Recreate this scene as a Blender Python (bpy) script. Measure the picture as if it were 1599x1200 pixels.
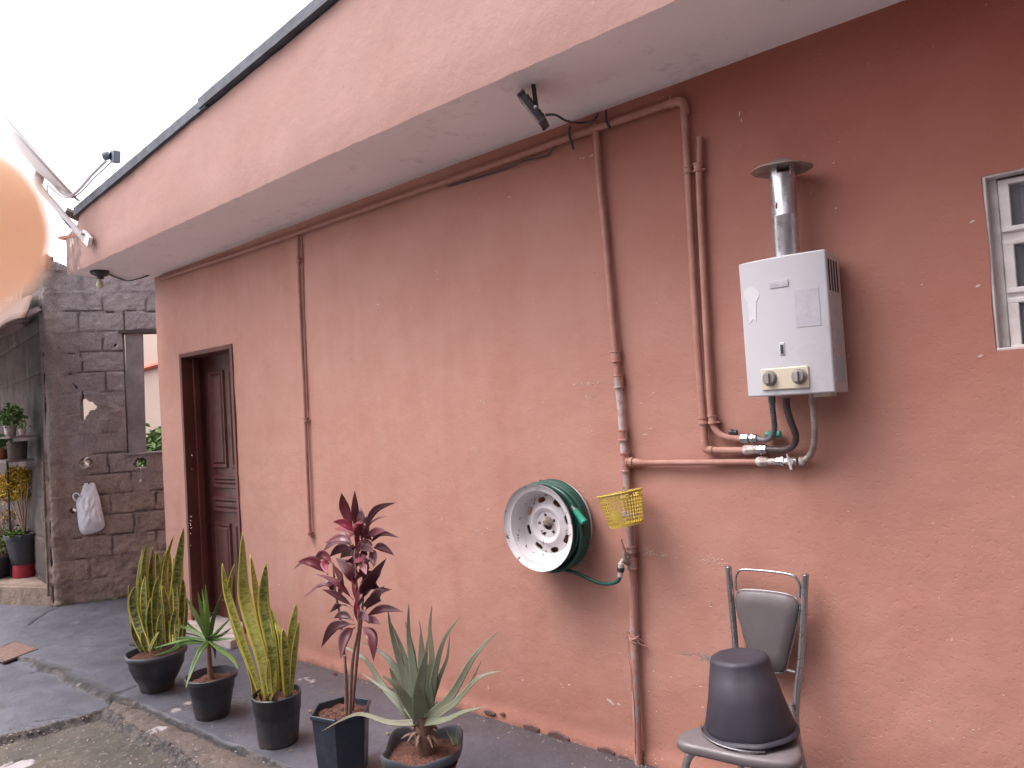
import bpy, bmesh, math, random
import numpy as np
from mathutils import Vector, Matrix, noise as mn

SC = bpy.context.scene
for o in list(bpy.data.objects): bpy.data.objects.remove(o)
COL = SC.collection
random.seed(7); RNG = np.random.default_rng(7)

# ------------------------------------------------------------------ camera
W0, H0, FPX = 1599.0, 1200.0, 1137.7
RW = np.array([[0.76522192, -0.06808224, -0.64015641],
               [0.64088034, -0.01349222, 0.76752221],
               [-0.06089176, -0.99758848, 0.03330803]])   # world axes seen from the camera
CAM = np.array([0.0, -2.8, 1.585])
cd = bpy.data.cameras.new('camera'); cam = bpy.data.objects.new('camera', cd); COL.objects.link(cam)
m = Matrix.Identity(4)
for i in range(3):
    m[i][0] = RW[i, 0]; m[i][1] = -RW[i, 1]; m[i][2] = -RW[i, 2]; m[i][3] = CAM[i]
cam.matrix_world = m
cd.sensor_width = 36; cd.lens = 36 * FPX / W0; cd.clip_start = 0.005; cd.clip_end = 1000
cd.dof.use_dof = True; cd.dof.focus_distance = 3.6; cd.dof.aperture_fstop = 12.5
SC.camera = cam

# ------------------------------------------------------------------ sky and sun
SUN_EL, SUN_AZ = math.radians(62), math.radians(226)      # azimuth clockwise from +Y
wd = bpy.data.worlds.new("World"); SC.world = wd; wd.use_nodes = True
nt = wd.node_tree; bg = nt.nodes['Background']
sky = nt.nodes.new('ShaderNodeTexSky'); sky.sky_type = 'NISHITA'; sky.sun_disc = False
sky.sun_elevation = SUN_EL; sky.sun_rotation = SUN_AZ; sky.dust_density = 5.0; sky.air_density = 1.0
hs = nt.nodes.new('ShaderNodeHueSaturation'); hs.inputs['Saturation'].default_value = 0.12
tint = nt.nodes.new('ShaderNodeMixRGB'); tint.blend_type = 'MULTIPLY'; tint.inputs[0].default_value = 1
tint.inputs[2].default_value = (1.0, 0.955, 0.985, 1)
nt.links.new(sky.outputs[0], hs.inputs['Color']); nt.links.new(hs.outputs[0], tint.inputs[1]); nt.links.new(tint.outputs[0], bg.inputs[0])
bg.inputs[1].default_value = 0.15
sl = bpy.data.lights.new('sun', 'SUN'); sl.energy = 0.55; sl.angle = math.radians(40); sl.color = (1, 0.96, 0.9)
so = bpy.data.objects.new('sun', sl); COL.objects.link(so)
sd = Vector((math.sin(SUN_AZ) * math.cos(SUN_EL), math.cos(SUN_AZ) * math.cos(SUN_EL), math.sin(SUN_EL)))
so.rotation_euler = sd.to_track_quat('Z', 'Y').to_euler(); so.location = sd * 30
SC.view_settings.view_transform = 'Standard'; SC.view_settings.look = 'None'
SC.view_settings.exposure = 1.72; SC.view_settings.gamma = 1.0
try: SC.cycles.max_bounces = 6
except Exception: pass

# ------------------------------------------------------------------ photograph ray -> point on a real plane
def ray(px, py):
    return RW @ np.array([px - 800.0, py - 600.0, FPX])
def PW(px, py, y=0.0):                 # on the vertical plane Y = y (parallel to the house wall)
    r = ray(px, py); t = (y - CAM[1]) / r[1]; return Vector(CAM + r * t)
def PG(px, py, z=0.0):                 # on the horizontal plane Z = z
    r = ray(px, py); t = (z - CAM[2]) / r[2]; return Vector(CAM + r * t)
def PP(px, py, p0, n):
    r = ray(px, py); p0 = np.array(p0); n = np.array(n)
    t = np.dot(p0 - CAM, n) / np.dot(r, n); return Vector(CAM + r * t)
def depth(p): return float(np.dot(np.array(p) - CAM, RW[:, 2]))
CR, CU, CF = Vector(RW[:, 0]), Vector(-RW[:, 1]), Vector(RW[:, 2])

# ------------------------------------------------------------------ object helpers
def tag(o, label=None, cat=None, group=None, kind=None):
    if label: o['label'] = label
    if cat: o['category'] = cat
    if group: o['group'] = group
    if kind: o['kind'] = kind
    return o
def thing(name, loc, label, cat, group=None):
    o = bpy.data.objects.new(name, None); COL.objects.link(o); o.location = loc; o.empty_display_size = .05
    return tag(o, label, cat, group)
class MB:
    def __init__(s): s.v = []; s.f = []; s.uv = None; s.at = {}
    def add(s, vs, fs):
        b = len(s.v); s.v += [tuple(v) for v in vs]; s.f += [tuple(i + b for i in f) for f in fs]; return b
    def box(s, c, d, R=None, bev=0.0):
        c = Vector(c); hx, hy, hz = d[0] / 2, d[1] / 2, d[2] / 2
        vs = [Vector((x, y, z)) for x in (-hx, hx) for y in (-hy, hy) for z in (-hz, hz)]
        if R is not None: vs = [R @ v for v in vs]
        s.add([v + c for v in vs], [(0, 1, 3, 2), (4, 6, 7, 5), (0, 4, 5, 1), (2, 3, 7, 6), (0, 2, 6, 4), (1, 5, 7, 3)])
        return s
    def tube(s, pts, r, n=10, smooth=0, cap=True, flat=None):
        pts = [Vector(p) for p in pts]
        rs = list(r) if isinstance(r, (list, tuple)) else [r] * len(pts)
        if smooth: pts, rs = catmull(pts, rs, smooth)
        T = []
        for i in range(len(pts)):
            a = pts[max(0, i - 1)]; b = pts[min(len(pts) - 1, i + 1)]; T.append((b - a).normalized())
        up = Vector((0, 0, 1)) if abs(T[0].z) < .9 else Vector((1, 0, 0))
        u = T[0].cross(up).normalized(); vs = []
        for i, p in enumerate(pts):
            u = (u - T[i] * u.dot(T[i])).normalized(); w = T[i].cross(u)
            for k in range(n):
                a = 2 * math.pi * k / n; vs.append(p + (u * math.cos(a) + w * math.sin(a)) * rs[i])
        fs = []
        for i in range(len(pts) - 1):
            for k in range(n):
                fs.append((i * n + k, i * n + (k + 1) % n, (i + 1) * n + (k + 1) % n, (i + 1) * n + k))
        if cap: fs.append(tuple(range(n - 1, -1, -1))); fs.append(tuple((len(pts) - 1) * n + k for k in range(n)))
        s.add(vs, fs); return s
    def lathe(s, prof, o=(0, 0, 0), ax=(0, 0, 1), n=40, close=False, sq=0.0, rot=0.0, jit=0.0):
        ax = Vector(ax).normalized(); o = Vector(o)
        u = ax.cross(Vector((0, 0, 1))) if abs(ax.z) < .9 else Vector((1, 0, 0))
        u = (u - ax * u.dot(ax)).normalized(); w = ax.cross(u); vs = []
        for (r, h) in prof:
            for k in range(n):
                a = 2 * math.pi * k / n + rot
                q = 1.0
                if sq: # superellipse towards a rounded square
                    p = 2 + sq * 4; ca, sa = abs(math.cos(a - rot)), abs(math.sin(a - rot)); q = (ca ** p + sa ** p) ** (-1 / p)
                rr = r * q + (jit * mn.noise(Vector((math.cos(a) * 2, math.sin(a) * 2, h * 8))) if jit else 0)
                vs.append(o + ax * h + (u * math.cos(a) + w * math.sin(a)) * rr)
        fs = []
        L = len(prof)
        for i in range(L - 1):
            for k in range(n): fs.append((i * n + k, i * n + (k + 1) % n, (i + 1) * n + (k + 1) % n, (i + 1) * n + k))
        if close:
            fs.append(tuple(range(n - 1, -1, -1))); fs.append(tuple((L - 1) * n + k for k in range(n)))
        s.add(vs, fs); return s
    def prism(s, poly, d):              # polygon extruded by vector d
        n = len(poly); d = Vector(d); poly = [Vector(p) for p in poly]
        s.add(poly + [p + d for p in poly], [tuple(range(n - 1, -1, -1)), tuple(range(n, 2 * n))] +
              [(i, (i + 1) % n, n + (i + 1) % n, n + i) for i in range(n)]); return s
    def build(s, name, mat, parent=None, smooth=False, bevel=0, seg=2, sub=0, solid=0, auto=None):
        me = bpy.data.meshes.new(name); me.from_pydata(s.v, [], s.f)
        if s.uv is not None:
            l = me.uv_layers.new(name='UVMap')
            for lp in me.loops: l.data[lp.index].uv = s.uv[lp.vertex_index]
        for k, a in s.at.items():
            at = me.attributes.new(k, 'FLOAT', 'POINT'); at.data.foreach_set('value', np.asarray(a, dtype=np.float32))
        bm = bmesh.new(); bm.from_mesh(me)
        bmesh.ops.recalc_face_normals(bm, faces=bm.faces) if len(bm.faces) < 60000 else None
        bm.to_mesh(me); bm.free(); me.update()
        if mat: me.materials.append(mat)
        o = bpy.data.objects.new(name, me); COL.objects.link(o)
        if parent is not None:
            o.parent = parent; o.matrix_parent_inverse = Matrix.Identity(4)
            off = world_loc(parent)
            me.transform(Matrix.Translation(-off))
        if bevel:
            b = o.modifiers.new('bevel', 'BEVEL'); b.width = bevel; b.segments = seg; b.limit_method = 'ANGLE'; b.angle_limit = math.radians(35)
            b.harden_normals = False
        if sub:
            q = o.modifiers.new('sub', 'SUBSURF'); q.levels = sub; q.render_levels = sub
        if solid:
            q = o.modifiers.new('solid', 'SOLIDIFY'); q.thickness = solid; q.offset = 0
        if smooth or bevel:
            for p in me.polygons: p.use_smooth = True
        if (smooth or bevel) and auto is not False:
            ang = math.radians(auto or 40)
            bm = bmesh.new(); bm.from_mesh(me)
            for e in bm.edges:
                if len(e.link_faces) == 2 and e.calc_face_angle(0) > ang: e.smooth = False
            bm.to_mesh(me); bm.free()
        return o
def world_loc(o):
    l = Vector((0, 0, 0))
    while o is not None: l = l + o.location; o = o.parent
    return l
def catmull(P, R, k):
    n = len(P); out = []; ro = []
    for i in range(n - 1):
        p0, p1, p2, p3 = P[max(0, i - 1)], P[i], P[i + 1], P[min(n - 1, i + 2)]
        for j in range(k):
            t = j / k
            out.append(0.5 * ((2 * p1) + (p2 - p0) * t + (2 * p0 - 5 * p1 + 4 * p2 - p3) * t * t + (3 * p1 - p0 - 3 * p2 + p3) * t ** 3))
            ro.append(R[i] * (1 - t) + R[i + 1] * t)
    out.append(P[-1]); ro.append(R[-1]); return out, ro
def single(o, label, cat, group=None, kind=None): return tag(o, label, cat, group, kind)
def cut(o, cutters):
    """boolean the cutter meshes out of o and keep the result as plain mesh"""
    for c in cutters:
        b = o.modifiers.new('b', 'BOOLEAN'); b.object = c; b.operation = 'DIFFERENCE'; b.solver = 'EXACT'
    dg = bpy.context.evaluated_depsgraph_get(); ev = o.evaluated_get(dg)
    me = bpy.data.meshes.new_from_object(ev); o.modifiers.clear(); o.data = me
    for c in cutters: bpy.data.objects.remove(c)
    return o

# ------------------------------------------------------------------ materials
class NT:
    def __init__(s, name):
        s.m = bpy.data.materials.new(name); s.m.use_nodes = True; s.t = s.m.node_tree
        s.p = s.t.nodes['Principled BSDF']; s.geo = None
    def n(s, typ, **kw):
        x = s.t.nodes.new('ShaderNode' + typ)
        for k, v in kw.items():
            if k in x.bl_rna.properties and k not in ('inputs',): setattr(x, k, v)
        return x
    def set(s, node, key, v):
        i = node.inputs[key]
        if hasattr(v, 'is_output') or isinstance(v, bpy.types.NodeSocket): s.t.links.new(v, i)
        else: i.default_value = v
    def pos(s):
        if not s.geo: s.geo = s.n('NewGeometry')
        return s.geo.outputs['Position']
    def mapping(s, src, scale=(1, 1, 1), loc=(0, 0, 0), rot=(0, 0, 0)):
        x = s.n('Mapping'); s.set(x, 0, src); x.inputs['Scale'].default_value = scale; x.inputs['Location'].default_value = loc
        x.inputs['Rotation'].default_value = rot; return x.outputs[0]
    def noise(s, scale, detail=4, rough=.55, src=None, dist=0):
        x = s.n('TexNoise'); s.set(x, 'Vector', src or s.pos()); x.inputs['Scale'].default_value = scale
        x.inputs['Detail'].default_value = detail; x.inputs['Roughness'].default_value = rough
        x.inputs['Distortion'].default_value = dist; return x.outputs[0]
    def ramp(s, src, a, b, lo=0.0, hi=1.0):
        x = s.n('MapRange'); s.set(x, 0, src); x.inputs[1].default_value = a; x.inputs[2].default_value = b
        x.inputs[3].default_value = lo; x.inputs[4].default_value = hi; x.clamp = True; return x.outputs[0]
    def mix(s, f, a, b, mode='MIX'):
        x = s.n('MixRGB'); x.blend_type = mode
        for k, v in enumerate((f, a, b)):
            if isinstance(v, tuple): v = tuple(v) + ((1,) if len(v) == 3 else ())
            s.set(x, k, v)
        return x.outputs[0]
    def math(s, op, a, b=0.0):
        x = s.n('Math'); x.operation = op; s.set(x, 0, a); s.set(x, 1, b); return x.outputs[0]
    def sep(s, src):
        x = s.n('SeparateXYZ'); s.set(x, 0, src); return x.outputs
    def bump(s, h, strength=.3, dist=.01, prev=None):
        x = s.n('Bump'); x.inputs['Strength'].default_value = strength; x.inputs['Distance'].default_value = dist
        s.set(x, 'Height', h)
        if prev is not None: s.set(x, 'Normal', prev)
        return x.outputs[0]
    def attr(s, name):
        x = s.n('Attribute'); x.attribute_name = name; return x.outputs['Fac']
    def fin(s, col, rough=.7, normal=None, metallic=0.0, spec=None):
        if isinstance(col, tuple) and len(col) == 3: col = col + (1,)
        s.set(s.p, 'Base Color', col); s.set(s.p, 'Roughness', rough); s.p.inputs['Metallic'].default_value = metallic
        if normal is not None: s.set(s.p, 'Normal', normal)
        if spec is not None: s.p.inputs['Specular IOR Level'].default_value = spec
        return s.m
def pbr(name, c, c2=None, rough=.6, scale=12, bump=.15, bscale=90, metallic=0.0, lo=.35, hi=.65, spec=None, bd=.004, rv=.12):
    t = NT(name); c2 = c2 or tuple(x * .72 for x in c)
    nz = t.noise(scale, 6, .6)
    col = t.mix(t.ramp(nz, lo, hi), c, c2)
    nb = t.noise(bscale, 5)
    r = t.ramp(t.noise(scale * 2.3, 4), .3, .7, max(.02, rough - rv), min(1, rough + rv))
    return t.fin(col, r, t.bump(nb, bump, bd), metallic, spec)

def pot_mat(name, c, dust, rough):
    t = NT(name); P = t.pos()
    col = t.mix(t.ramp(t.noise(4, 5, .65), .4, .7), c, tuple(x * 1.35 for x in c))
    col = t.mix(t.ramp(t.noise(11, 7, .75, t.mapping(P, (1, 1, .45))), .52, .74, 0, .55), col, dust)
    hz_ = t.math('ADD', t.sep(P)[2], t.ramp(t.noise(16, 6, .7), 0, 1, -.09, .09))
    col = t.mix(t.ramp(hz_, -.01, .09, .6, 0), col, (.10, .065, .05))
    col = t.mix(t.ramp(t.noise(60, 3, .6), .66, .74, 0, .5), col, dust)
    return t.fin(col, t.ramp(t.noise(9, 5), .35, .65, rough - .08, rough + .2), t.bump(t.noise(50, 4), .12, .004))

def wall_paint(name='pink_wall_paint', chips=True):
    t = NT(name); P = t.pos(); X, Y, Z = t.sep(P)
    A, B, C_ = (.515, .272, .215), (.46, .232, .180), (.42, .18, .128)
    col = t.mix(t.ramp(t.noise(1.1, 5, .6), .35, .68), A, B)
    st = t.noise(1.0, 5, .62, t.mapping(P, (3.2, 1, .55)), .4)
    col = t.mix(t.ramp(st, .46, .74, 0, .55), col, C_)
    col = t.mix(t.ramp(t.noise(6.0, 6, .7), .4, .75, 0, .35), col, (.55, .335, .285))
    # rising damp: redder, dirtier band just above the ground
    h = t.math('ADD', Z, t.ramp(t.noise(3.2, 5, .6), 0, 1, -.35, .35))
    col = t.mix(t.ramp(h, .02, .42, .5, 0), col, (.36, .135, .09))
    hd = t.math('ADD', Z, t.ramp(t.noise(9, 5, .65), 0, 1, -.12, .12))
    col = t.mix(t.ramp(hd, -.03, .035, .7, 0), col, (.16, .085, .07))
    # redder upper right patch, plus shade of the right hand side put into the colour
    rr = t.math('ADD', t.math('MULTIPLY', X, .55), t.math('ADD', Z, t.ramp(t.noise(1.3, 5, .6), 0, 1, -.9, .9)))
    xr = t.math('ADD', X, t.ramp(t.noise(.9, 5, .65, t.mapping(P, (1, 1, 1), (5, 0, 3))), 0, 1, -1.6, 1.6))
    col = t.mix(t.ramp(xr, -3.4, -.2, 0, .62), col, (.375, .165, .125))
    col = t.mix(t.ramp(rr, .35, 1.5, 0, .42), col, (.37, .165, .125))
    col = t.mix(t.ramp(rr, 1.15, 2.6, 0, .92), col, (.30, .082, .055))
    # specks
    sp = t.noise(70, 2, .5)
    col = t.mix(t.math('MULTIPLY', t.ramp(sp, .71, .75, 0, .6), t.ramp(t.noise(1.7, 3), .5, .62)), col, (.62, .46, .41))
    sd_ = t.noise(48, 3, .6, t.mapping(P, (1, 1, 1), (4, 2, 9)))
    col = t.mix(t.ramp(sd_, .70, .76, 0, .5), col, (.2, .075, .055))
    b0 = t.bump(t.noise(3.2, 3, .5), .10, .05)
    b1 = t.bump(t.noise(15, 6, .62), .34, .010, b0)
    v = t.n('TexVoronoi'); t.set(v, 'Vector', t.mapping(P, (1, 1, 1), (0, 0, 0))); v.inputs['Scale'].default_value = 60
    pit = t.ramp(t.noise(75, 3, .5), .28, .42)
    b2 = t.bump(pit, .28, .004, b1)
    b3 = t.bump(t.noise(210, 3, .6, t.mapping(P, (1, 1, .45))), .2, .003, b2)
    return t.fin(col, .72, b3, 0, .35)

M = {}
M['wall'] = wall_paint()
t = NT('fascia_paint'); c = t.mix(t.ramp(t.noise(2.2, 6, .6), .35, .7), (.345, .198, .168), (.31, .168, .138))
c = t.mix(t.ramp(t.noise(30, 4, .6), .66, .74, 0, .6), c, (.22, .09, .06))
Xf = t.sep(t.pos())[0]
fl = t.math('ADD', Xf, t.ramp(t.noise(5, 5, .7), 0, 1, -.22, .22))
stn = t.mix(t.ramp(t.noise(14, 6, .75, t.mapping(t.pos(), (1.6, 1, .5))), .42, .6), (.24, .125, .10), (.085, .055, .05))
stn = t.mix(t.ramp(t.noise(9, 4, .7, t.mapping(t.pos(), (1.7, 1, .6), (3, 0, 1))), .6, .66), stn, (.5, .42, .4))
c = t.mix(t.ramp(fl, -6.13, -6.09, 1, 0), c, stn)
c = t.mix(t.ramp(t.noise(3.1, 6, .7, t.mapping(t.pos(), (1.5, 1, .8), (7, 0, 2))), .55, .75, 0, .3), c, (.27, .155, .135))
c = t.mix(t.ramp(t.noise(55, 3, .6), .70, .76, 0, .6), c, (.5, .36, .33))
M['fascia'] = t.fin(c, .75, t.bump(t.noise(48, 6, .7), .25, .006, t.bump(t.noise(9, 5, .6), .2, .02)))
t = NT('soffit_paint'); c = t.mix(t.ramp(t.noise(1.6, 6, .6), .35, .7), (.84, .76, .76), (.76, .68, .68))
c = t.mix(t.ramp(t.noise(7, 5, .7), .58, .72, 0, .5), c, (.48, .38, .39))
M['soffit'] = t.fin(c, .8, t.bump(t.noise(50, 5, .6), .3, .005))
M['roof'] = pbr('roof_edge_bitumen', (.085, .095, .12), (.05, .055, .07), .7, 9, .5, 45)
M['pipe'] = pbr('painted_pipe', (.42, .215, .17), (.36, .165, .125), .62, 14, .35, 70, lo=.4, hi=.62)
t = NT('worn_pipe_paint'); P = t.pos()
w = t.noise(22, 6, .7, t.mapping(P, (1, 1, .35)))
c = t.mix(t.ramp(w, .5, .56), (.42, .19, .15), (.38, .29, .28))
c = t.mix(t.ramp(t.noise(40, 5, .7), .6, .66, 0, .8), c, (.2, .10, .09))
M['worn_pipe'] = t.fin(c, .5, t.bump(w, .5, .004))
M['bare_pipe'] = pbr('bare_pipe', (.50, .40, .40), (.40, .25, .22), .5, 25, .3, 80, lo=.45, hi=.6)
M['darkred'] = pbr('old_red_pipe_paint', (.33, .145, .11), (.38, .175, .135), .55, 14, .35, 70)
M['door'] = pbr('brown_door_varnish', (.105, .032, .026), (.075, .024, .02), .45, 5, .15, 40)
t = NT('door_frame_paint'); c = t.mix(t.ramp(t.noise(4, 5), .4, .6), (.15, .042, .03), (.10, .03, .024))
e = t.math('ADD', t.sep(t.pos())[2], t.ramp(t.noise(25, 5, .7), 0, 1, -.9, .9))
c = t.mix(t.ramp(e, -.08, -.02, .8, 0), c, (.5, .4, .37))
M['door_frame'] = t.fin(c, .5, t.bump(t.noise(50, 4), .3, .004))
M['step'] = pbr('pale_threshold', (.55, .46, .44), (.38, .3, .28), .6, 14, .3, 60)
M['white_enamel'] = pbr('white_enamel', (.50, .485, .515), (.475, .46, .485), .3, 3, .02, 30, rv=.04)
M['cream_plastic'] = pbr('cream_plastic', (.58, .51, .40), (.54, .47, .36), .4, 8, .03, 60)
M['grey_knob'] = pbr('grey_knob', (.27, .25, .24), (.23, .21, .20), .4, 20, .05, 60)
M['steel'] = pbr('galvanised_flue', (.62, .60, .63), (.52, .50, .53), .32, 9, .08, 40, metallic=.85)
M['cap'] = pbr('weathered_cap_metal', (.42, .36, .32), (.26, .20, .17), .5, 22, .25, 60, metallic=.5)
M['chrome'] = pbr('dull_chrome', (.42, .40, .41), (.36, .34, .345), .28, 9, .03, 60, metallic=.9)
M['sticker'] = pbr('faded_sticker', (.47, .45, .49), (.40, .39, .43), .6, 40, .1, 200)
M['ghost'] = pbr('sticker_residue', (.58, .56, .59), (.55, .53, .56), .5, 60, .1, 200)
M['slot'] = pbr('dark_slot', (.03, .028, .035), None, .6)
M['braid'] = pbr('braided_hose', (.20, .20, .21), (.10, .10, .11), .45, 120, .4, 260, metallic=.4)
M['dark_rubber'] = pbr('brown_rubber', (.09, .055, .055), (.06, .04, .04), .5)
M['white_plastic'] = pbr('white_plastic', (.52, .46, .44), (.38, .27, .24), .4, 40, .1, 90, lo=.5, hi=.6)
M['green_plastic'] = pbr('green_plastic', (.03, .33, .22), (.02, .25, .17), .4)
M['black_plastic'] = pbr('black_plastic', (.022, .022, .028), (.035, .035, .04), .4)
M['hose'] = pbr('dark_green_hose', (.018, .088, .066), (.012, .058, .046), .38, 10, .1, 60)
t = NT('white_wheel_paint'); w = t.noise(28, 6, .7)
c = t.mix(t.ramp(t.noise(3, 4), .4, .6), (.62, .585, .60), (.55, .51, .525))
c = t.mix(t.ramp(w, .615, .635), c, (.12, .055, .045))
c = t.mix(t.ramp(t.noise(9, 4, .7), .58, .72, 0, .3), c, (.35, .25, .22))
M['wheel'] = t.fin(c, .4, t.bump(w, .2, .003))
M['yellow'] = pbr('yellow_basket_plastic', (.56, .42, .085), (.50, .36, .065), .45, 18, .05, 60)
M['pot'] = pot_mat('charcoal_pot_plastic', (.026, .030, .040), (.10, .09, .092), .42)
M['pot_rim'] = pot_mat('dusty_pot_plastic', (.045, .05, .062), (.13, .12, .12), .5)
M['pot_blue'] = pot_mat('blue_black_pot_plastic', (.022, .031, .050), (.08, .08, .09), .38)
M['soil'] = pbr('red_soil', (.15, .055, .035), (.07, .03, .022), .95, 35, 1.0, 60, bd=.02)
M['lamp_black'] = pbr('lamp_housing', (.03, .028, .034), (.045, .04, .045), .45)
M['glass_dull'] = pbr('lamp_glass', (.28, .23, .23), (.24, .2, .2), .2, 5, 0)
M['bulb'] = pbr('milky_bulb', (.62, .58, .42), None, .3, 5, 0)
M['bag'] = None
t = NT('carrier_bag_plastic'); t.fin((.70, .70, .76, 1), .35, t.bump(t.noise(22, 5, .6, None, .6), .55, .02))
t.p.inputs['Transmission Weight'].default_value = 0.0; t.p.inputs['Subsurface Weight'].default_value = .0
M['bag'] = t.m
M['seat'] = pbr('grey_vinyl', (.135, .115, .12), (.115, .097, .10), .48, 6, .1, 160)
M['bucket'] = pbr('black_bucket_plastic', (.023, .019, .030), (.034, .028, .040), .62, 7, .06, 40)
M['concrete'] = pbr('grey_concrete', (.26, .235, .245), (.17, .15, .165), .9, 5, .6, 60, bd=.01)
M['concrete_dark'] = pbr('dark_concrete', (.115, .088, .078), (.045, .036, .034), .9, 2.2, .8, 40, bd=.015)
M['ledge'] = pbr('old_ledge_concrete', (.30, .22, .17), (.15, .11, .085), .9, 6, .7, 40, bd=.015)
M['neighbour'] = pbr('cream_neighbour_wall', (.60, .47, .40), (.55, .42, .36), .85, 1.5, .1, 30)
M['red_trim'] = pbr('red_trim', (.42, .09, .05), None, .6)
M['red_plastic'] = pbr('red_plastic', (.30, .018, .035), (.24, .015, .03), .45)
M['terracotta'] = pbr('terracotta', (.30, .10, .055), (.2, .07, .045), .8, 15, .3)
M['window_frame'] = pbr('dirty_white_frame', (.78, .73, .72), (.62, .56, .54), .5, 16, .2, 60)
M['reveal'] = pbr('reveal_cement', (.62, .54, .53), (.48, .40, .39), .8, 12, .3, 60)
t = NT('curtain_cloth'); M['curtain'] = t.fin(t.mix(t.ramp(t.noise(3, 2, .5, t.mapping(t.pos(), (14, 1, .3))), .35, .65), (.55, .54, .60), (.34, .33, .38)), .9)
t = NT('window_glass'); M['glass'] = t.fin((.25, .26, .28), .08); t.p.inputs['Alpha'].default_value = .22
M['dark'] = pbr('dark_interior', (.03, .022, .02), None, .9)
M['dish'] = pbr('dish_grey_paint', (.80, .77, .78), (.72, .69, .70), .45, 5, .05)
M['awning'] = pbr('brown_awning_sheet', (.13, .055, .03), (.08, .038, .025), .8, 8, .2)
M['wood'] = pbr('grey_wood', (.22, .17, .17), (.13, .10, .10), .85, 20, .4)
M['drain'] = pbr('rusty_cover', (.19, .10, .07), (.10, .06, .05), .7, 25, .5, 80)
M['drain_rim'] = pbr('rusty_rim', (.13, .085, .075), (.08, .055, .05), .8, 25, .5, 80)
M['stem'] = pbr('brown_stem', (.22, .12, .09), (.13, .075, .055), .8, 60, .5, 120)
M['cane'] = pbr('pale_cane', (.27, .16, .13), (.18, .10, .08), .7, 60, .5, 120)
M['chip'] = pbr('bare_plaster', (.58, .46, .42), (.50, .34, .29), .85, 60, .3)
M['teal'] = pbr('teal_smear', (.18, .30, .26), (.32, .26, .22), .8, 60, .3)
M['patch'] = pbr('cement_patch', (.10, .055, .055), (.14, .07, .065), .9, 40, .6)
M['twine'] = pbr('pink_twine', (.50, .28, .24), None, .8)

t = NT('grit_stone'); M['grit'] = t.fin(t.mix(t.ramp(t.noise(40, 2), .4, .6), (.09, .07, .06), (.34, .27, .24)), .9)
def leafmat(name, cols, uvbands=False, rough=.4, spec=.4, trans=.0):
    t = NT(name); P = t.pos()
    if uvbands:
        uv = t.n('UVMap').outputs[0]; U, V, _ = t.sep(uv)
        nz = t.noise(9, 3, .6)
        bandc = t.n('CombineXYZ'); t.set(bandc, 2, V); t.set(bandc, 0, t.math('MULTIPLY', U, .35))
        wv = t.noise(1.0, 4, .7, t.mapping(bandc.outputs[0], (3.5, 1, 62)), .25)
        col = t.mix(t.ramp(wv, .44, .54), cols[0], cols[1])
        yel = t.math('GREATER_THAN', t.math('ABSOLUTE', t.math('SUBTRACT', U, .5)), t.ramp(nz, .3, .7, .33, .40))
        col = t.mix(yel, col, cols[2])
        blend = t.attr('tone')
        col = t.mix(t.math('MULTIPLY', blend, .62), col, cols[2])
        m = t.fin(col, rough, t.bump(t.noise(60, 3, .5), .1, .003), 0, spec)
    else:
        tone = t.attr('tone')
        col = t.mix(tone, cols[0], cols[1])
        if len(cols) > 2: col = t.mix(t.ramp(t.noise(18, 4, .6), .5, .7, 0, .6), col, cols[2])
        m = t.fin(col, rough, t.bump(t.noise(70, 3), .12, .003), 0, spec)
    return m
M['sans'] = leafmat('snake_plant_leaf', [(.028, .045, .014), (.18, .20, .075), (.44, .38, .065)], True)
M['sans_pale'] = leafmat('pale_snake_plant_leaf', [(.085, .105, .022), (.27, .29, .09), (.44, .38, .065)], True)
M['yucca'] = leafmat('yucca_leaf', [(.045, .085, .026), (.17, .29, .06)], rough=.38)
M['cord'] = leafmat('cordyline_leaf', [(.088, .026, .034), (.26, .018, .045), (.062, .034, .042)], rough=.4, spec=.5)
M['aloe'] = leafmat('aloe_leaf', [(.150, .175, .118), (.18, .125, .08), (.20, .22, .16)], rough=.45)
M['yshrub'] = leafmat('yellow_shrub_leaf', [(.62, .38, .03), (.30, .24, .03)], rough=.6)
M['gshrub'] = leafmat('green_bush_leaf', [(.08, .16, .035), (.19, .28, .09)], rough=.6)
M['rshrub'] = leafmat('red_shrub_leaf', [(.24, .03, .02), (.07, .11, .025)], rough=.6)
M['weed'] = leafmat('weed_leaf', [(.07, .15, .02), (.14, .24, .05)], rough=.6)
M['skin'] = None
t = NT('skin'); t.fin(t.mix(t.ramp(t.noise(60, 4), .4, .6), (1.0, .80, .66), (1.0, .76, .62)), .5, t.bump(t.noise(1500, 3), .2, .0004))
t.p.inputs['Subsurface Weight'].default_value = .9; t.p.inputs['Subsurface Scale'].default_value = .035; t.p.inputs['Subsurface Radius'].default_value = (1, .5, .3); tl = t.n('BsdfTranslucent'); tl.inputs[0].default_value = (1, .80, .68, 1); mx = t.n('MixShader'); mx.inputs[0].default_value = .45; t.t.links.new(t.p.outputs[0], mx.inputs[1]); t.t.links.new(tl.outputs[0], mx.inputs[2]); t.t.links.new(mx.outputs[0], t.t.nodes['Material Output'].inputs[0]); M['skin'] = t.m

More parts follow.
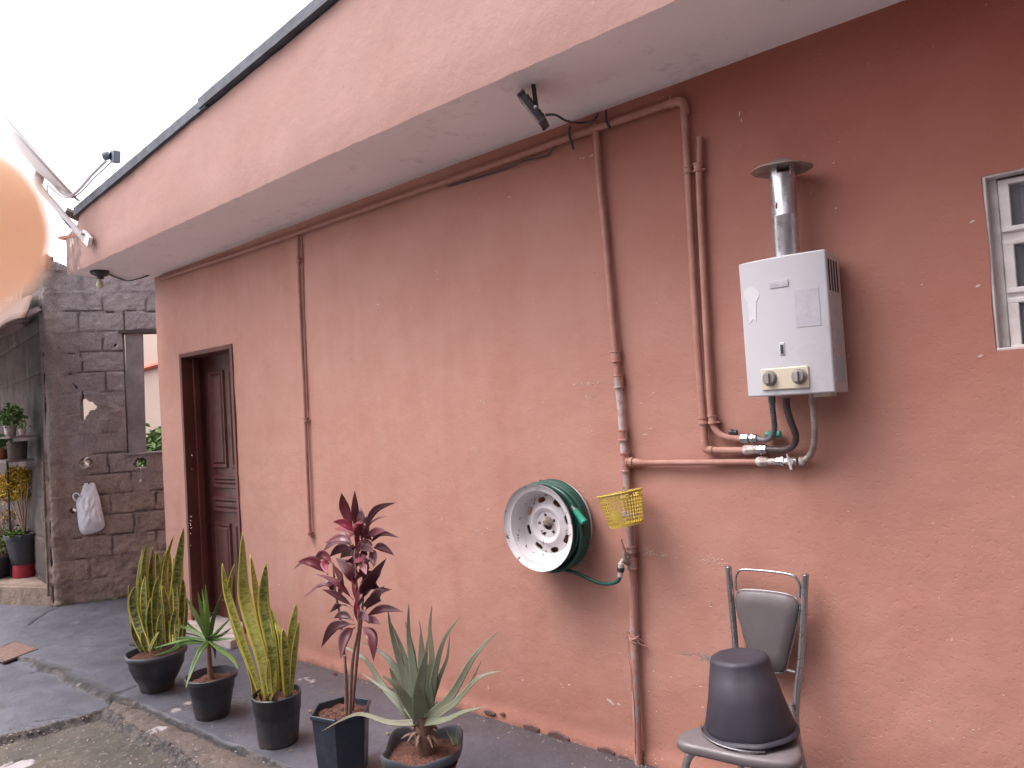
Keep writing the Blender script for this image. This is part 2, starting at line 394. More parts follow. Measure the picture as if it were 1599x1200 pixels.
# ------------------------------------------------------------------ numpy value noise
def vnoise(x, y, seed=0):
    xi = np.floor(x).astype(int); yi = np.floor(y).astype(int); fx = x - xi; fy = y - yi
    fx = fx * fx * (3 - 2 * fx); fy = fy * fy * (3 - 2 * fy)
    def h(a, b):
        n = (a * 374761393 + b * 668265263 + seed * 69069) & 0x7fffffff
        n = ((n ^ (n >> 13)) * 1274126177) & 0x7fffffff
        return ((n ^ (n >> 16)) & 0xffff) / 65535.0
    return (h(xi, yi) * (1 - fx) + h(xi + 1, yi) * fx) * (1 - fy) + (h(xi, yi + 1) * (1 - fx) + h(xi + 1, yi + 1) * fx) * fy
def fbm(x, y, o=5, seed=0, g=.5):
    s = 0; a = 1; tt = 0
    for i in range(o):
        s = s + a * vnoise(x * 2 ** i + 13.7 * i, y * 2 ** i + 7.1 * i, seed + i); tt += a; a *= g
    return s / tt
def sstep(a, b, x):
    q = np.clip((x - a) / (b - a), 0, 1); return q * q * (3 - 2 * q)
def lines(a, b, step, extra=()):
    n = max(1, int(round((b - a) / step))); L = list(np.linspace(a, b, n + 1))
    for e in extra:
        i = int(np.argmin([abs(l - e) for l in L]))
        if abs(L[i] - e) < step * .6 and 0 < i < len(L) - 1: L[i] = e
        else: L.append(e)
    return np.array(sorted(set(np.round(L, 5))))
def relief(name, mat, parent, o, du, dn, us, vs, hfn, holefn, thick, attrs=None, warp=None):
    """wall sheet with real relief, holes and thickness: o + du*u + Z*v - dn*h ; dn points away from the viewer"""
    U, V = np.meshgrid(us, vs, indexing='ij')
    U2, V2 = (U, V) if warp is None else warp(U, V)
    H = hfn(U, V); o = np.array(o); du = np.array(du); dn = np.array(dn)
    nu, nv = U.shape
    F = o[None, None] + U2[..., None] * du + V2[..., None] * np.array([0, 0, 1.]) - H[..., None] * dn
    B = o[None, None] + U2[..., None] * du + V2[..., None] * np.array([0, 0, 1.]) + thick * dn
    cu = (us[:-1] + us[1:]) / 2; cv = (vs[:-1] + vs[1:]) / 2
    CUm, CVm = np.meshgrid(cu, cv, indexing='ij'); keep = ~holefn(CUm, CVm)
    idx = lambda i, j: i * nv + j
    verts = F.reshape(-1, 3).tolist(); off = len(verts); verts += B.reshape(-1, 3).tolist()
    faces = []
    K = np.pad(keep, 1)
    for i in range(nu - 1):
        for j in range(nv - 1):
            if not keep[i, j]: continue
            a, b, c, d = idx(i, j), idx(i + 1, j), idx(i + 1, j + 1), idx(i, j + 1)
            faces.append((a, b, c, d)); 
            faces.append((d + off, c + off, b + off, a + off))
            if not K[i, j + 1]: faces.append((a, d, d + off, a + off))
            if not K[i + 2, j + 1]: faces.append((c, b, b + off, c + off))
            if not K[i + 1, j]: faces.append((b, a, a + off, b + off))
            if not K[i + 1, j + 2]: faces.append((d, c, c + off, d + off))
    used = sorted({i for f in faces for i in f}); mp = {k: n for n, k in enumerate(used)}
    mb = MB(); mb.v = [tuple(verts[k]) for k in used]; mb.f = [tuple(mp[i] for i in f) for f in faces]
    if attrs:
        for k, fn in attrs.items():
            a = fn(U, V).reshape(-1); a = np.concatenate([a, a]); mb.at[k] = a[used]
    ob = mb.build(name, mat, parent, smooth=True, auto=50)
    return ob

# ================================================================== GROUND
def px_line(pts): return [tuple(PG(a, b)[:2]) for a, b in pts]
def inpoly(X, Y, poly):
    c = np.zeros(X.shape, bool); n = len(poly)
    for i in range(n):
        x1, y1 = poly[i]; x2, y2 = poly[(i + 1) % n]
        if y1 == y2: continue
        c ^= ((y1 > Y) != (y2 > Y)) & (X < (x2 - x1) * (Y - y1) / (y2 - y1) + x1)
    return c
def dline(X, Y, pts):
    D = np.full(X.shape, 1e9)
    for (x1, y1), (x2, y2) in zip(pts[:-1], pts[1:]):
        dx, dy = x2 - x1, y2 - y1; tt = np.clip(((X - x1) * dx + (Y - y1) * dy) / (dx * dx + dy * dy + 1e-12), 0, 1)
        D = np.minimum(D, np.hypot(X - x1 - tt * dx, Y - y1 - tt * dy))
    return D
gx = np.concatenate([[-400, -120, -50, -25, -15, -11, -9.6, -9.0], np.arange(-8.7, -1.2, .012), [-1.0, -.5, 0, 1, 2, 4, 8, 20, 50, 120, 400]])
gy = np.concatenate([[-400, -120, -50, -20, -10, -6, -4, -3, -2.5, -2.2], np.arange(-2.0, .35, .012), [.5, .8, 1.5, 3, 6, 12, 30, 80, 200, 400]])
GX, GY = np.meshgrid(gx, gy, indexing='ij')
wx = GX + .10 * (fbm(GX * 3, GY * 3, 6, 5, .62) - .5); wy = GY + .10 * (fbm(GX * 3, GY * 3, 6, 9, .62) - .5)
edge_low = px_line([(-300, 1185), (0, 1146), (47, 1135), (110, 1118), (163, 1103), (278, 1162), (313, 1200), (400, 1290), (560, 1500)])
old_poly = edge_low + [(-2.0, -9.), (-9., -9.), (-12., -5)]
old = inpoly(wx, wy, old_poly)
dold = dline(wx, wy, edge_low); okold = np.ones(GX.shape)
m_old = np.where(old, sstep(0, .05, dold), 0.0)                   # bare mossy concrete, lower
brk = px_line([(170, 1086), (216, 1101), (266, 1123), (328, 1150), (369, 1167), (460, 1205), (620, 1290), (800, 1400)])
band_poly = px_line([(170, 1086), (216, 1101), (266, 1123), (328, 1150), (369, 1167), (460, 1205), (620, 1290), (700, 1350), (560, 1500), (400, 1290), (313, 1200), (278, 1162), (163, 1103)])
band = inpoly(wx, wy, band_poly).astype(float)
low_poly = px_line([(-300, 1010), (0, 1020), (40, 1028), (68, 1033), (120, 1058), (176, 1085), (163, 1103), (110, 1118), (47, 1135), (0, 1146), (-300, 1185)])
ridge = px_line([(66, 1032), (90, 1043), (120, 1059), (150, 1073), (178, 1085)])
low = inpoly(wx, wy, low_poly).astype(float); drid = dline(wx, wy, ridge)
lowh = np.where(low > 0, np.minimum(1, sstep(0, .06, drid)), 0) * sstep(.9, .05, drid)
crk = [px_line(l) for l in ([(46, 977), (60, 966), (75, 957), (88, 951)], [(178, 1083), (200, 1076), (216, 1069)], [(163, 1100), (110, 1112), (60, 1120)],
       [(328, 1150), (345, 1158), (369, 1167), (385, 1177)], [(170, 1086), (216, 1101), (266, 1123), (328, 1150)], [(50, 1045), (70, 1040)], [(350, 1020), (372, 1012)], [(8, 1180), (30, 1170)])]
C = np.zeros(GX.shape)
for k, l in enumerate(crk): C = np.maximum(C, sstep(.016, .004, dline(GX + .03 * (fbm(GX * 9, GY * 9, 3, 3) - .5), GY + .03 * (fbm(GX * 9, GY * 9, 3, 4) - .5), l)))
Z = -.055 * m_old - .028 * lowh * (1 - m_old) - .012 * band * (1 - m_old) + .006 * (fbm(GX * 1.5, GY * 1.5, 3, 1) - .5) * 2
rough_h = (fbm(GX * 22, GY * 22, 4, 2) - .5)
Z += rough_h * (.010 * m_old + .014 * band + .0025) - .012 * C
Z -= .012 * sstep(.05, 0, dline(wx, wy, edge_low)) * (1 - m_old)
Zs = -.055 * m_old - .028 * lowh * (1 - m_old) - .012 * band * (1 - m_old)
gz0, gz1 = np.gradient(Zs, gx, gy); SLOPE = np.hypot(gz0, gz1)
GR = np.clip(sstep(.10, .40, SLOPE) + .5 * sstep(.03, .10, SLOPE) * (fbm(GX * 14, GY * 14, 4, 77) > .5), 0, 1)
fine = (GX > -9) & (GX < -1.1) & (GY > -2.1) & (GY < .45); Z = np.where(fine, Z, np.where(GX < -9, 0, -.01))
bandd = dline(wx, wy, px_line([(163, 1103), (278, 1162), (313, 1200), (400, 1290), (560, 1500)]))
paint = np.where(old, 0, sstep(0, .035, dold)) * (1 - band) * sstep(.04, .07, bandd)
wear = .7 * sstep(.60, .72, fbm(GX * 5 + 3, GY * 5, 5, 11, .62)) * sstep(-5.2, -4.0, GX) * sstep(.75, .15, np.abs(GY + 1.0) - .1 + 0 * GX)
paint = np.clip(paint - .8 * wear, 0, 1)
gv = np.stack([GX, GY, Z], -1).reshape(-1, 3); nx, ny = GX.shape
ii, jj = np.meshgrid(np.arange(nx - 1), np.arange(ny - 1), indexing='ij'); a_ = (ii * ny + jj).reshape(-1)
gf = np.stack([a_, a_ + ny, a_ + ny + 1, a_ + 1], -1)
mb = MB(); mb.v = [tuple(x) for x in gv.tolist()]; mb.f = [tuple(x) for x in gf.tolist()]
white_p = inpoly(wx, wy, px_line([(-200, 1165), (0, 1180), (20, 1172), (50, 1170), (52, 1176), (20, 1190), (0, 1197), (-200, 1230)])).astype(float)
chipw = np.zeros(GX.shape)
for (cx, cy, r_) in [(485, 1063, .035), (476, 1059, .02), (493, 1066, .03), (500, 1069, .02), (487, 1072, .02), (470, 1062, .015), (96, 990, .03), (118, 972, .03), (124, 1066, .02), (135, 1013, .02), (278, 1110, .05), (295, 1098, .04), (250, 1134, .05), (232, 1137, .05), (45, 1110, .02), (28, 1157, .03), (20, 985, .02)]:
    p_ = PG(cx, cy); q_ = np.hypot((GX - p_.x) * 1, (GY - p_.y) * 1.6) / r_
    chipw = np.maximum(chipw, (q_ + 3.2 * (fbm(GX * 34, GY * 34, 3, cx) - .5) < .35).astype(float))
GR = np.where((GX > -8.9) & (GX < -1.1) & (GY > -2.0), GR, 0)
mb.at = {'grime': GR.reshape(-1), 'paint': paint.reshape(-1), 'crack': np.clip(C + .6 * sstep(.045, .015, drid + .02 * (fbm(GX * 20, GY * 20, 3, 1) - .5)) * (low > -1), 0, 1).reshape(-1), 'band': np.maximum(band, np.where(bandd < .05, 1, 0)).reshape(-1), 'pale': np.clip(white_p * m_old + chipw, 0, 1).reshape(-1)}
t = NT('yard_floor'); P = t.pos()
gp = t.mix(t.ramp(t.noise(1.4, 6, .65), .36, .66), (.075, .080, .105), (.115, .115, .138))
gp = t.mix(t.ramp(t.noise(2.6, 6, .7, t.mapping(P, (1, 3.2, 1), rot=(0, 0, .5))), .5, .75, 0, .6), gp, (.145, .142, .155))
gp = t.mix(t.ramp(t.noise(13, 6, .75), .55, .72, 0, .45), gp, (.05, .048, .056))
oc = t.mix(t.ramp(t.noise(1.9, 6, .65), .38, .62), (.090, .075, .062), (.048, .041, .032))
oc = t.mix(t.ramp(t.noise(2.7, 5, .6, t.mapping(P, (1, 1, 1), (3, 1, 0))), .5, .68, 0, .8), oc, (.115, .098, .062))
oc = t.mix(t.ramp(t.noise(7, 8, .8), .40, .62, 0, .7), oc, (.045, .040, .034))
oc = t.mix(t.ramp(t.noise(15, 6, .8, t.mapping(P, (1, 1, 1), (5, 5, 0))), .56, .68, 0, .6), oc, (.15, .125, .105))
oc = t.mix(t.ramp(t.noise(30, 5, .8), .58, .66, 0, .9), oc, (.19, .16, .14))
oc = t.mix(t.ramp(t.noise(60, 3, .7), .34, .26, 0, .7), oc, (.04, .035, .03))
bc = t.mix(t.ramp(t.noise(5, 6, .7), .4, .62), (.125, .092, .080), (.065, .050, .045))
bc = t.mix(t.ramp(t.noise(30, 5, .8), .58, .66, 0, .9), bc, (.22, .175, .155))
bc = t.mix(t.ramp(t.noise(22, 6, .8, t.mapping(P, (1, 1, 1), (1, 9, 0))), .55, .64, 0, .8), bc, (.045, .035, .032))
gp = t.mix(t.ramp(t.noise(3.4, 7, .75, t.mapping(P, (1, 1, 1), (2, 7, 0))), .42, .60, 0, .55), gp, (.055, .052, .062))
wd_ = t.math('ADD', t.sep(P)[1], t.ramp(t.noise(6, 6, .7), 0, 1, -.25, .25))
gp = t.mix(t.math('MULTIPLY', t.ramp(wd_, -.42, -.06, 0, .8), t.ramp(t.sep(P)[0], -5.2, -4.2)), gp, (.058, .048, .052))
gp = t.mix(t.ramp(t.noise(70, 3, .7), .64, .72, 0, .7), gp, (.17, .16, .165))
edge = t.math('ADD', t.attr('paint'), t.ramp(t.noise(26, 5, .7), 0, 1, -.45, .45))
col = t.mix(t.attr('band'), oc, bc); col = t.mix(t.ramp(edge, .4, .6), col, gp)
fle = t.noise(24, 3, .6, t.mapping(P, (1, 1.7, 1), (8, 4, 0)))
col = t.mix(t.ramp(fle, .735, .75, 0, .8), col, (.26, .24, .24))
yd = t.ramp(t.sep(P)[1], -2.6, -2.2, 1, 0)
col = t.mix(yd, col, (.45, .42, .40))  # unseen floor behind the camera, paled to bounce light onto the soffit
gcol = t.mix(t.ramp(t.noise(24, 5, .8), .45, .6), (.032, .029, .031), (.115, .10, .095))
col = t.mix(t.math('MULTIPLY', t.attr('grime'), .9), col, gcol)
col = t.mix(t.attr('pale'), col, (.33, .30, .31)); col = t.mix(t.attr('crack'), col, (.03, .028, .03))
rr = t.mix(t.ramp(edge, .4, .6), (.85,) * 3, (.42,) * 3)
rr = t.mix(t.ramp(t.noise(6, 5), .35, .65, 0, .5), rr, (.75,) * 3)
rr = t.mix(t.attr('grime'), rr, (1.0,) * 3)
rr = t.mix(t.attr('crack'), rr, (1.0,) * 3)
gm = t.fin(col, rr, t.bump(t.noise(38, 6, .65), .5, .008, t.bump(t.noise(6, 4), .3, .01)))
g = mb.build('ground', gm, None, smooth=True, auto=False); tag(g, kind='structure')

# ================================================================== THE PINK HOUSE
house = thing('house', (-3, 0, 0), 'pink stucco house with a wide eave, brown door and small barred window', 'house')
CX, RX, TOPZ = -6.19, 2.6, 2.90
dz0, dz1 = .05, 2.185; dx0, dx1 = -5.80, -4.99
wx0, wx1, wz0, wz1 = -.300, .62, 1.675, 2.243
us = lines(CX, RX, .022, (dx0, dx1, wx0, wx1)); vs = lines(-.06, 3.4, .022, (dz0, dz1, wz0, wz1, 0.0))
def hh(U, V):
    h = .010 * (fbm(U * 1.3, V * 1.3, 3, 21) - .5) + .006 * (fbm(U * 8, V * 8, 4, 22) - .5)
    h += .014 * sstep(.09, .0, V + .05 * (fbm(U * 4, V * 4, 3, 8) - .5))
    return h
def hole(U, V): return ((U > dx0) & (U < dx1) & (V > dz0) & (V < dz1)) | ((U > wx0) & (U < wx1) & (V > wz0) & (V < wz1))
def warp(U, V):
    a = .010 * (fbm(V * 3.0, V * 0 + 1, 3, 31) - .5); w = np.exp(-np.minimum(np.abs(U - dx1), np.abs(U - dx0)) / .08)
    b = .010 * (fbm(V * 6.0, V * 0 + 4, 3, 33) - .5) * np.exp(-np.abs(U - wx0) / .05)
    c_ = .02 * (fbm(V * 1.1, V * 0 + 9, 2, 35) - .5) * np.exp(-np.abs(U - CX) / .1)
    return U + a * w * 2 + b + c_, V
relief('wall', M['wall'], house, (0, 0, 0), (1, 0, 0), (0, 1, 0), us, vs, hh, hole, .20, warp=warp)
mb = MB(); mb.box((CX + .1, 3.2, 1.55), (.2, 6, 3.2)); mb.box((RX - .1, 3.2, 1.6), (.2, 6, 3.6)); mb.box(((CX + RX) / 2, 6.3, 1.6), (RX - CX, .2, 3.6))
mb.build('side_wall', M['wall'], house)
mb = MB(); mb.box(((CX + RX) / 2, 3.2, .02), (RX - CX - .45, 5.9, .02)); mb.build('inner_floor', M['dark'], house)
# eave: soffit slab, fascia with rising top edge, roof sheet
fx0, fxr = -6.385, 2.9; FY = -.6
def ftop(x): return 3.285 + (x + 6.07) * .0985
mb = MB()
z0 = lambda x: 2.868 + .032 * min(1, max(0, (x - fx0) / 3.5))
xs = [fx0, -5, -3.9, -2.9, -1, 1, fxr]
v = []; f = []
for x in xs: v += [(x, FY + .012, z0(x)), (x, .06 if x > CX else .0, z0(x)), (x, FY + .012, z0(x) + .06), (x, .06 if x > CX else .0, z0(x) + .06)]
for i in range(len(xs) - 1):
    a = 4 * i; f += [(a, a + 1, a + 5, a + 4), (a + 2, a + 6, a + 7, a + 3), (a, a + 4, a + 6, a + 2), (a + 1, a + 3, a + 7, a + 5)]
f += [(0, 2, 3, 1), (4 * (len(xs) - 1), 4 * (len(xs) - 1) + 1, 4 * (len(xs) - 1) + 3, 4 * (len(xs) - 1) + 2)]
mb.add(v, f); mb.build('soffit', M['soffit'], house)
# fascia
N_ = 150; v = []; f = []
for i in range(N_ + 1):
    x = fx0 + (fxr - fx0) * i / N_
    jb = .002 * mn.noise(Vector((x * 5, 0, 0))) + .004 * mn.noise(Vector((x * 17, 3, 0)))
    zb = z0(x) - .006 + jb
    zt = ftop(x) if x > -6.10 else 3.165 + (x + 6.385) * .22
    for r_ in range(9):
        q = r_ / 8; zz = zb + (zt - zb) * q
        v.append((x, FY - .006 * mn.noise(Vector((x * 2, zz * 2, 1))) - .004 * mn.noise(Vector((x * 9, zz * 9, 1))) + (.008 if r_ == 0 else 0), zz))
    v.append((x, FY + .058, zt)); v.append((x, FY + .058, zb + .07))
for i in range(N_):
    a = i * 11
    for r_ in range(11): f.append((a + r_, a + (r_ + 1) % 11, a + 11 + (r_ + 1) % 11, a + 11 + r_))
f += [tuple(range(11)), tuple(range(N_ * 11 + 10, N_ * 11 - 1, -1))]
mb = MB(); mb.add(v, f); mb.build('fascia', M['fascia'], house, smooth=True, auto=45)
# roof sheet edges (two overlapping lengths) running back over the house
mb = MB()
def roofpiece(xa, xb, dzz, th, yo):
    za, zb_ = ftop(xa) + dzz, ftop(xb) + dzz; n = 40; v = []; f = []
    for i in range(n + 1):
        x = xa + (xb - xa) * i / n; z = za + (zb_ - za) * i / n + .004 * mn.noise(Vector((x * 11, 5, 2)))
        v += [(x, FY - yo, z), (x, 6.6, z + .0), (x, 6.6, z + th), (x, FY - yo, z + th)]
    for i in range(n):
        a = i * 4
        for k in range(4): f.append((a + k, a + (k + 1) % 4, a + 4 + (k + 1) % 4, a + 4 + k))
    f += [(0, 1, 2, 3), (4 * n, 4 * n + 3, 4 * n + 2, 4 * n + 1)]
    mb.add(v, f)
roofpiece(-6.13, -4.05, .0, .062, .025); roofpiece(-4.12, 3.0, .012, .060, .034)
mb.build('roof', M['roof'], house)
mb = MB(); mb.box((-6.27, .2, 3.12), (.1, 1.3, .06), Matrix.Rotation(.05, 3, 'Z')); 
p = PW(103, 330, -.62); q = PW(130, 343, -.5); mb.tube([p, q], .035, 4)
mb.build('rafter_end', M['wood'], house)
mb = MB(); a, b = PW(90, 370, -.6), PW(139, 362, -.6); mb.prism([a, b, b + Vector((0, 0, -.02)), a + Vector((0.03, 0, -.028))], (0, .35, 0)); mb.build('tile_end', M['terracotta'], house)
# door
mb = MB(); fw = .035
mb.box((dx0 + fw / 2 - .004, .085, (dz0 + dz1) / 2), (fw, .19, dz1 - dz0)); mb.box((dx1 - fw / 2 + .004, .085, (dz0 + dz1) / 2), (fw, .19, dz1 - dz0))
mb.box(((dx0 + dx1) / 2, .085, dz1 - fw / 2), (dx1 - dx0 - 2 * fw + .008, .19, fw))
mb.box((dx0 + fw + .012, .10, (dz0 + dz1) / 2 - .02), (.024, .05, dz1 - dz0 - .04))
mb.build('door_frame', M['door_frame'], house, bevel=.004)
leaf = MB(); lx0, lx1, ly = dx0 + fw + .001, dx1 - fw, .165
leaf.box(((lx0 + lx1) / 2, ly + .02, (dz0 + dz1 - fw) / 2 + .01), (lx1 - lx0, .035, dz1 - dz0 - fw - .006))
door = leaf.build('door', M['door'], house, bevel=.003)
pn = MB()
def panel(x0, x1, z0_, z1_):
    n = [(x0, z0_), (x1, z0_), (x1, z1_), (x0, z1_)]
    def ring(d, y): return [Vector((x0 + d, y, z0_ + d)), Vector((x1 - d, y, z0_ + d)), Vector((x1 - d, y, z1_ - d)), Vector((x0 + d, y, z1_ - d))]
    rs = ring(0, ly + .003) + ring(.008, ly - .012) + ring(.022, ly - .012) + ring(.034, ly - .001) + ring(.05, ly - .012)
    fs = []
    for i in range(4):
        for k in range(4): fs.append((i * 4 + k, i * 4 + (k + 1) % 4, i * 4 + 4 + (k + 1) % 4, i * 4 + 4 + k))
    fs.append((16, 17, 18, 19)); pn.add(rs, fs)
pw_ = (lx1 - lx0 - .24) / 2
for k in range(2):
    xa = lx0 + .085 + k * (pw_ + .07); panel(xa, xa + pw_, 1.25, 2.03); panel(xa, xa + pw_, .18, .82)
panel(lx0 + .085, lx1 - .085, 1.09, 1.19); panel(lx0 + .085, lx1 - .085, .90, 1.02)
pn.build('door_panel', M['door'], door)
mb = MB(); mb.box(((dx0 + dx1) / 2 - .0, .035, .020), (dx1 - dx0 + .02, .33, .076)); mb.build('threshold', M['step'], house, bevel=.008)
# window
wn = MB(); yb = .065; th = .03
wc = (wx0 + wx1) / 2
rows = [(2.211, 2.074), (2.015, 1.875), (1.826, 1.690)]
wf = MB()
wf.box((wx0 + .017, .09, (wz0 + wz1) / 2), (.032, .07, wz1 - wz0 - .004)); wf.box((wx1 - .017, .09, (wz0 + wz1) / 2), (.032, .07, wz1 - wz0 - .004))
zprev = wz1
for (a, b) in rows:
    wf.box((wc, .085, (zprev + a) / 2 - .004), (wx1 - wx0 - .068, .06, abs(zprev - a) - .012)); zprev = b
wf.box((wc, .085, (zprev + wz0) / 2), (wx1 - wx0 - .068, .06, zprev - wz0 - .004))
win = wf.build('window', M['window_frame'], house, bevel=.003)
sash = MB()
for (a, b) in rows:
    zc, hz = (a + b) / 2, a - b
    for x in (wx0 + .034 + .016, wc, wx1 - .034 - .016): sash.box((x, .058, zc), (.03, .03, hz + .018))
    for z in (a + .008, b - .008): sash.box((wc, .0535, z), (wx1 - wx0 - .07, .024, .017))
sash.build('sash', M['window_frame'], win, bevel=.003)
mb = MB()
for (a, b) in rows: mb.box((wc, .068, (a + b) / 2), (wx1 - wx0 - .09, .004, a - b + .01))
mb.build('pane', M['glass'], win)
mb = MB(); n = 160; v = []
for i in range(n + 1):
    x = wx0 + .0 + (wx1 - wx0) * i / n; y = .120 + .012 * math.sin(i * .75 + 2 * mn.noise(Vector((i * .1, 0, 0))))
    v += [(x, y, wz0 - .05), (x, y, wz1 + .05)]
mb.add(v, [(2 * i, 2 * i + 2, 2 * i + 3, 2 * i + 1) for i in range(n)]); mb.build('curtain', M['curtain'], win, smooth=True, auto=False)
mb = MB()   # cement reveal lining, proud of the wall sheet edges
mb.box((wx0 + .003, .032, (wz0 + wz1) / 2), (.010, .056, wz1 - wz0)); mb.box((wc, .034, wz1 - .002), (wx1 - wx0, .056, .010)); mb.box((wc, .030, wz0 + .002), (wx1 - wx0, .062, .012))
mb.build('window_reveal', M['reveal'], house, bevel=.003)
# bare plaster chips and smears on the wall (thin flakes, each with an edge)
def flakes(name, mat, L, seed=1, y=-.0035):
    rg = random.Random(seed); mb = MB()
    for (px, py, w_, h_, ang, cnt) in L:
        for c_ in range(cnt):
            ox, oy = (rg.gauss(0, 1) * w_, rg.gauss(0, 1) * h_) if cnt > 1 else (0, 0)
            ca, sa = math.cos(ang), math.sin(ang)
            x_, y_ = px + ox * ca - oy * sa, py + ox * sa + oy * ca
            p = PW(x_, y_, y); s = depth(p) / FPX
            ww, hw = (w_, h_) if cnt == 1 else (rg.uniform(.5, 2.2), rg.uniform(.4, 1.1)); aa = ang if cnt == 1 else ang + rg.uniform(-.5, .5)
            n = 9; pl = []
            for k in range(n):
                a = 2 * math.pi * k / n; r_ = rg.uniform(.5, 1.1)
                dx, dz = math.cos(a) * ww * r_ * s * 1.2, math.sin(a) * hw * r_ * s
                pl.append(Vector((p.x + dx * math.cos(aa) + dz * math.sin(aa), y, p.z - dx * math.sin(aa) + dz * math.cos(aa))))
            yw = .006 * 0
            hw_ = float(hh(np.array([p.x]), np.array([p.z]))[0]); pl = [Vector((q_.x, -hw_ - .0016, q_.z)) for q_ in pl]; mb.prism(pl, (0, .004, 0))
    return tag(mb.build(name, mat, house), kind='stuff')
L = [(1155, 178, 1.5, 5, .1, 1), (1158, 188, 1, 3, 0, 1), (795, 308, 3.2, 1.2, 0, 1), (924, 243, 3, 1.5, -.5, 1), (912, 247, 5, .7, -.3, 5),
     (918, 600, 12, 2.5, .0, 22), (920, 620, 8, 1.2, 0, 10), (924, 674, 6, .9, 0, 7), (1001, 630, 3.5, .9, 0, 1), (1007, 679, 5, 1.1, .05, 1), (1020, 614, 2.4, 1, -.2, 1),
     (1015, 670, 3, 1, 0, 1), (903, 775, 5, 8, .5, 26), (918, 800, 4, 9, .2, 22), (925, 825, 3, 9, -.1, 18), (921, 855, 3, 7, -.3, 16), (908, 880, 6, 4, -.6, 22), (890, 770, 7, 3, .6, 12),
     (1012, 863, 9, 3, .15, 20), (1035, 868, 9, 2, .1, 12), (1110, 875, 12, 3, .1, 22), (1132, 883, 4, 3, 0, 8), (1109, 944, 1.5, 4, 0, 5), (888, 1071, 3, 1.8, 0, 1), (876, 1072, 1.6, 3, 0, 3),
     (953, 1097, 6, 2.6, .45, 1), (966, 1101, 3.5, 2, .4, 1), (762, 1074, 1.2, 4, 0, 1), (815, 1063, 2, 1, 0, 1), (1258, 898, 10, 1, 0, 5), (750, 628, 6, 2, 0, 8), (745, 700, 5, 3, 0, 5), (680, 430, 4, 4, 0, 4), (590, 480, 3, 3, 0, 3),
     (690, 808, 3, 4, 0, 5), (760, 830, 9, 3, 0, 10), (640, 800, 5, 3, 0, 5), (1518, 346, 3.5, 2, -.3, 1), (1528, 446, 4, 2, -.3, 1), (1531, 556, 4, 2.4, -.2, 1), (1440, 445, 2, 1, 0, 2), (1325, 557, 1.6, 1.6, 0, 1),
     (1060, 1080, 50, 35, 0, 12), (1350, 1140, 90, 30, 0, 7), (1550, 1140, 40, 10, 0, 4), (1305, 325, 2, 1.5, 0, 1), (1000, 1180, 30, 9, .3, 24), (850, 1148, 40, 5, .33, 30), (730, 1100, 20, 4, .3, 16), (910, 1168, 30, 4, .33, 26),
     (268, 497, 3, 3, 0, 3), (266, 470, 2, 4, 0, 3), (297, 850, 1.2, 60, .02, 26), (296, 940, 2, 15, .02, 20), (1040, 150, 8, 2, -.35, 4), (600, 640, 260, 150, 0, 12), (1400, 800, 140, 160, 0, 6)]
flakes('plaster_chip', M['chip'], L, 3, -.0045)
flakes('teal_smear', M['teal'], [(1103, 1027, 9, 3.5, .08, 34), (1108, 1029, 5, 2, 0, 10), (1080, 1022, 10, 2, .1, 10)], 5, -.0045)
mb = MB()
def blob(px, py, w_, h_, seed):
    rg = random.Random(seed); p = PW(px, py, -.008); s = depth(p) / FPX; pl = []
    for k in range(16):
        a = 2 * math.pi * k / 16; r_ = rg.uniform(.85, 1.08); pl.append(Vector((p.x + math.cos(a) * w_ * s * r_ * 1.25, -.0185 if p.z < .05 else -.009, p.z + math.sin(a) * h_ * s * r_ + math.cos(a) * 0)))
    mb.prism(pl, (0, .014, 0))
for k, b in enumerate([(766, 1113, 10, 4), (831, 1137, 14, 5), (873, 1150, 17, 7), (948, 1173, 14, 6), (976, 1183, 8, 4), (786, 1115, 4, 2)]):
    mb = MB(); blob(*b, k); mb.build('cement_patch', M['patch'], house, bevel=.006)

# ================================================================== BLOCK WALL BEHIND THE HOUSE CORNER
BP = PG(80, 948); bu = Vector((.52056, .85382, 0)).normalized(); bn = Vector((-bu.y, bu.x, 0))      # bn points away from the camera
if bn.dot(Vector(BP) - Vector(CAM)) < 0: bn = -bn
def BW(px, py, off=0.0): return PP(px, py, BP + bn * off, bn)
def bs(p): return ((p - BP).dot(bu), p.z)
bwall = thing('block_wall', (BP.x, BP.y, 0), 'unfinished grey concrete block wall with an open window hole and broken block', 'wall')
CH = .1955; Z0 = 1.589
hole_b = [bs(BW(a, b)) for a, b in [(126.5, 610), (131, 614), (134, 623), (138, 626), (146, 628), (152, 636), (149, 641), (142, 642), (137, 649), (134, 654), (127, 656), (127, 640)]]
slit = [bs(BW(a, b)) for a, b in [(113, 599), (116, 599), (124, 607), (123, 608), (118, 605)]]
ptube = bs(BW(135, 723)); phole = bs(BW(220, 724)); ph3 = bs(BW(114, 798)); ph4 = bs(BW(181, 539))
us = lines(0, 2.2, .014, (.691, 1.25)); vs = lines(-.08, 3.30, .014, (1.372, 2.551))
def topz(U): return np.maximum(3.285 - .30 * U, 3.17) - .03 + .04 * fbm(U * 9, U * 0, 3, 2)
def bjoint(U, V):
    wv = V + .012 * (fbm(U * 5, V * 4, 3, 41) - .5) * 2; wu = U + .02 * (fbm(U * 4, V * 5, 3, 42) - .5) * 2
    r_ = (wv - Z0) / CH; row = np.floor(r_); fv = (r_ - row) * CH; dv = np.minimum(fv, CH - fv)
    off = np.where(np.mod(row, 2) == 0, .14, .33); q = (wu - off) / .39; fu = (q - np.floor(q)) * .39; du_ = np.minimum(fu, .39 - fu)
    return np.minimum(dv, du_), row, np.floor(q)
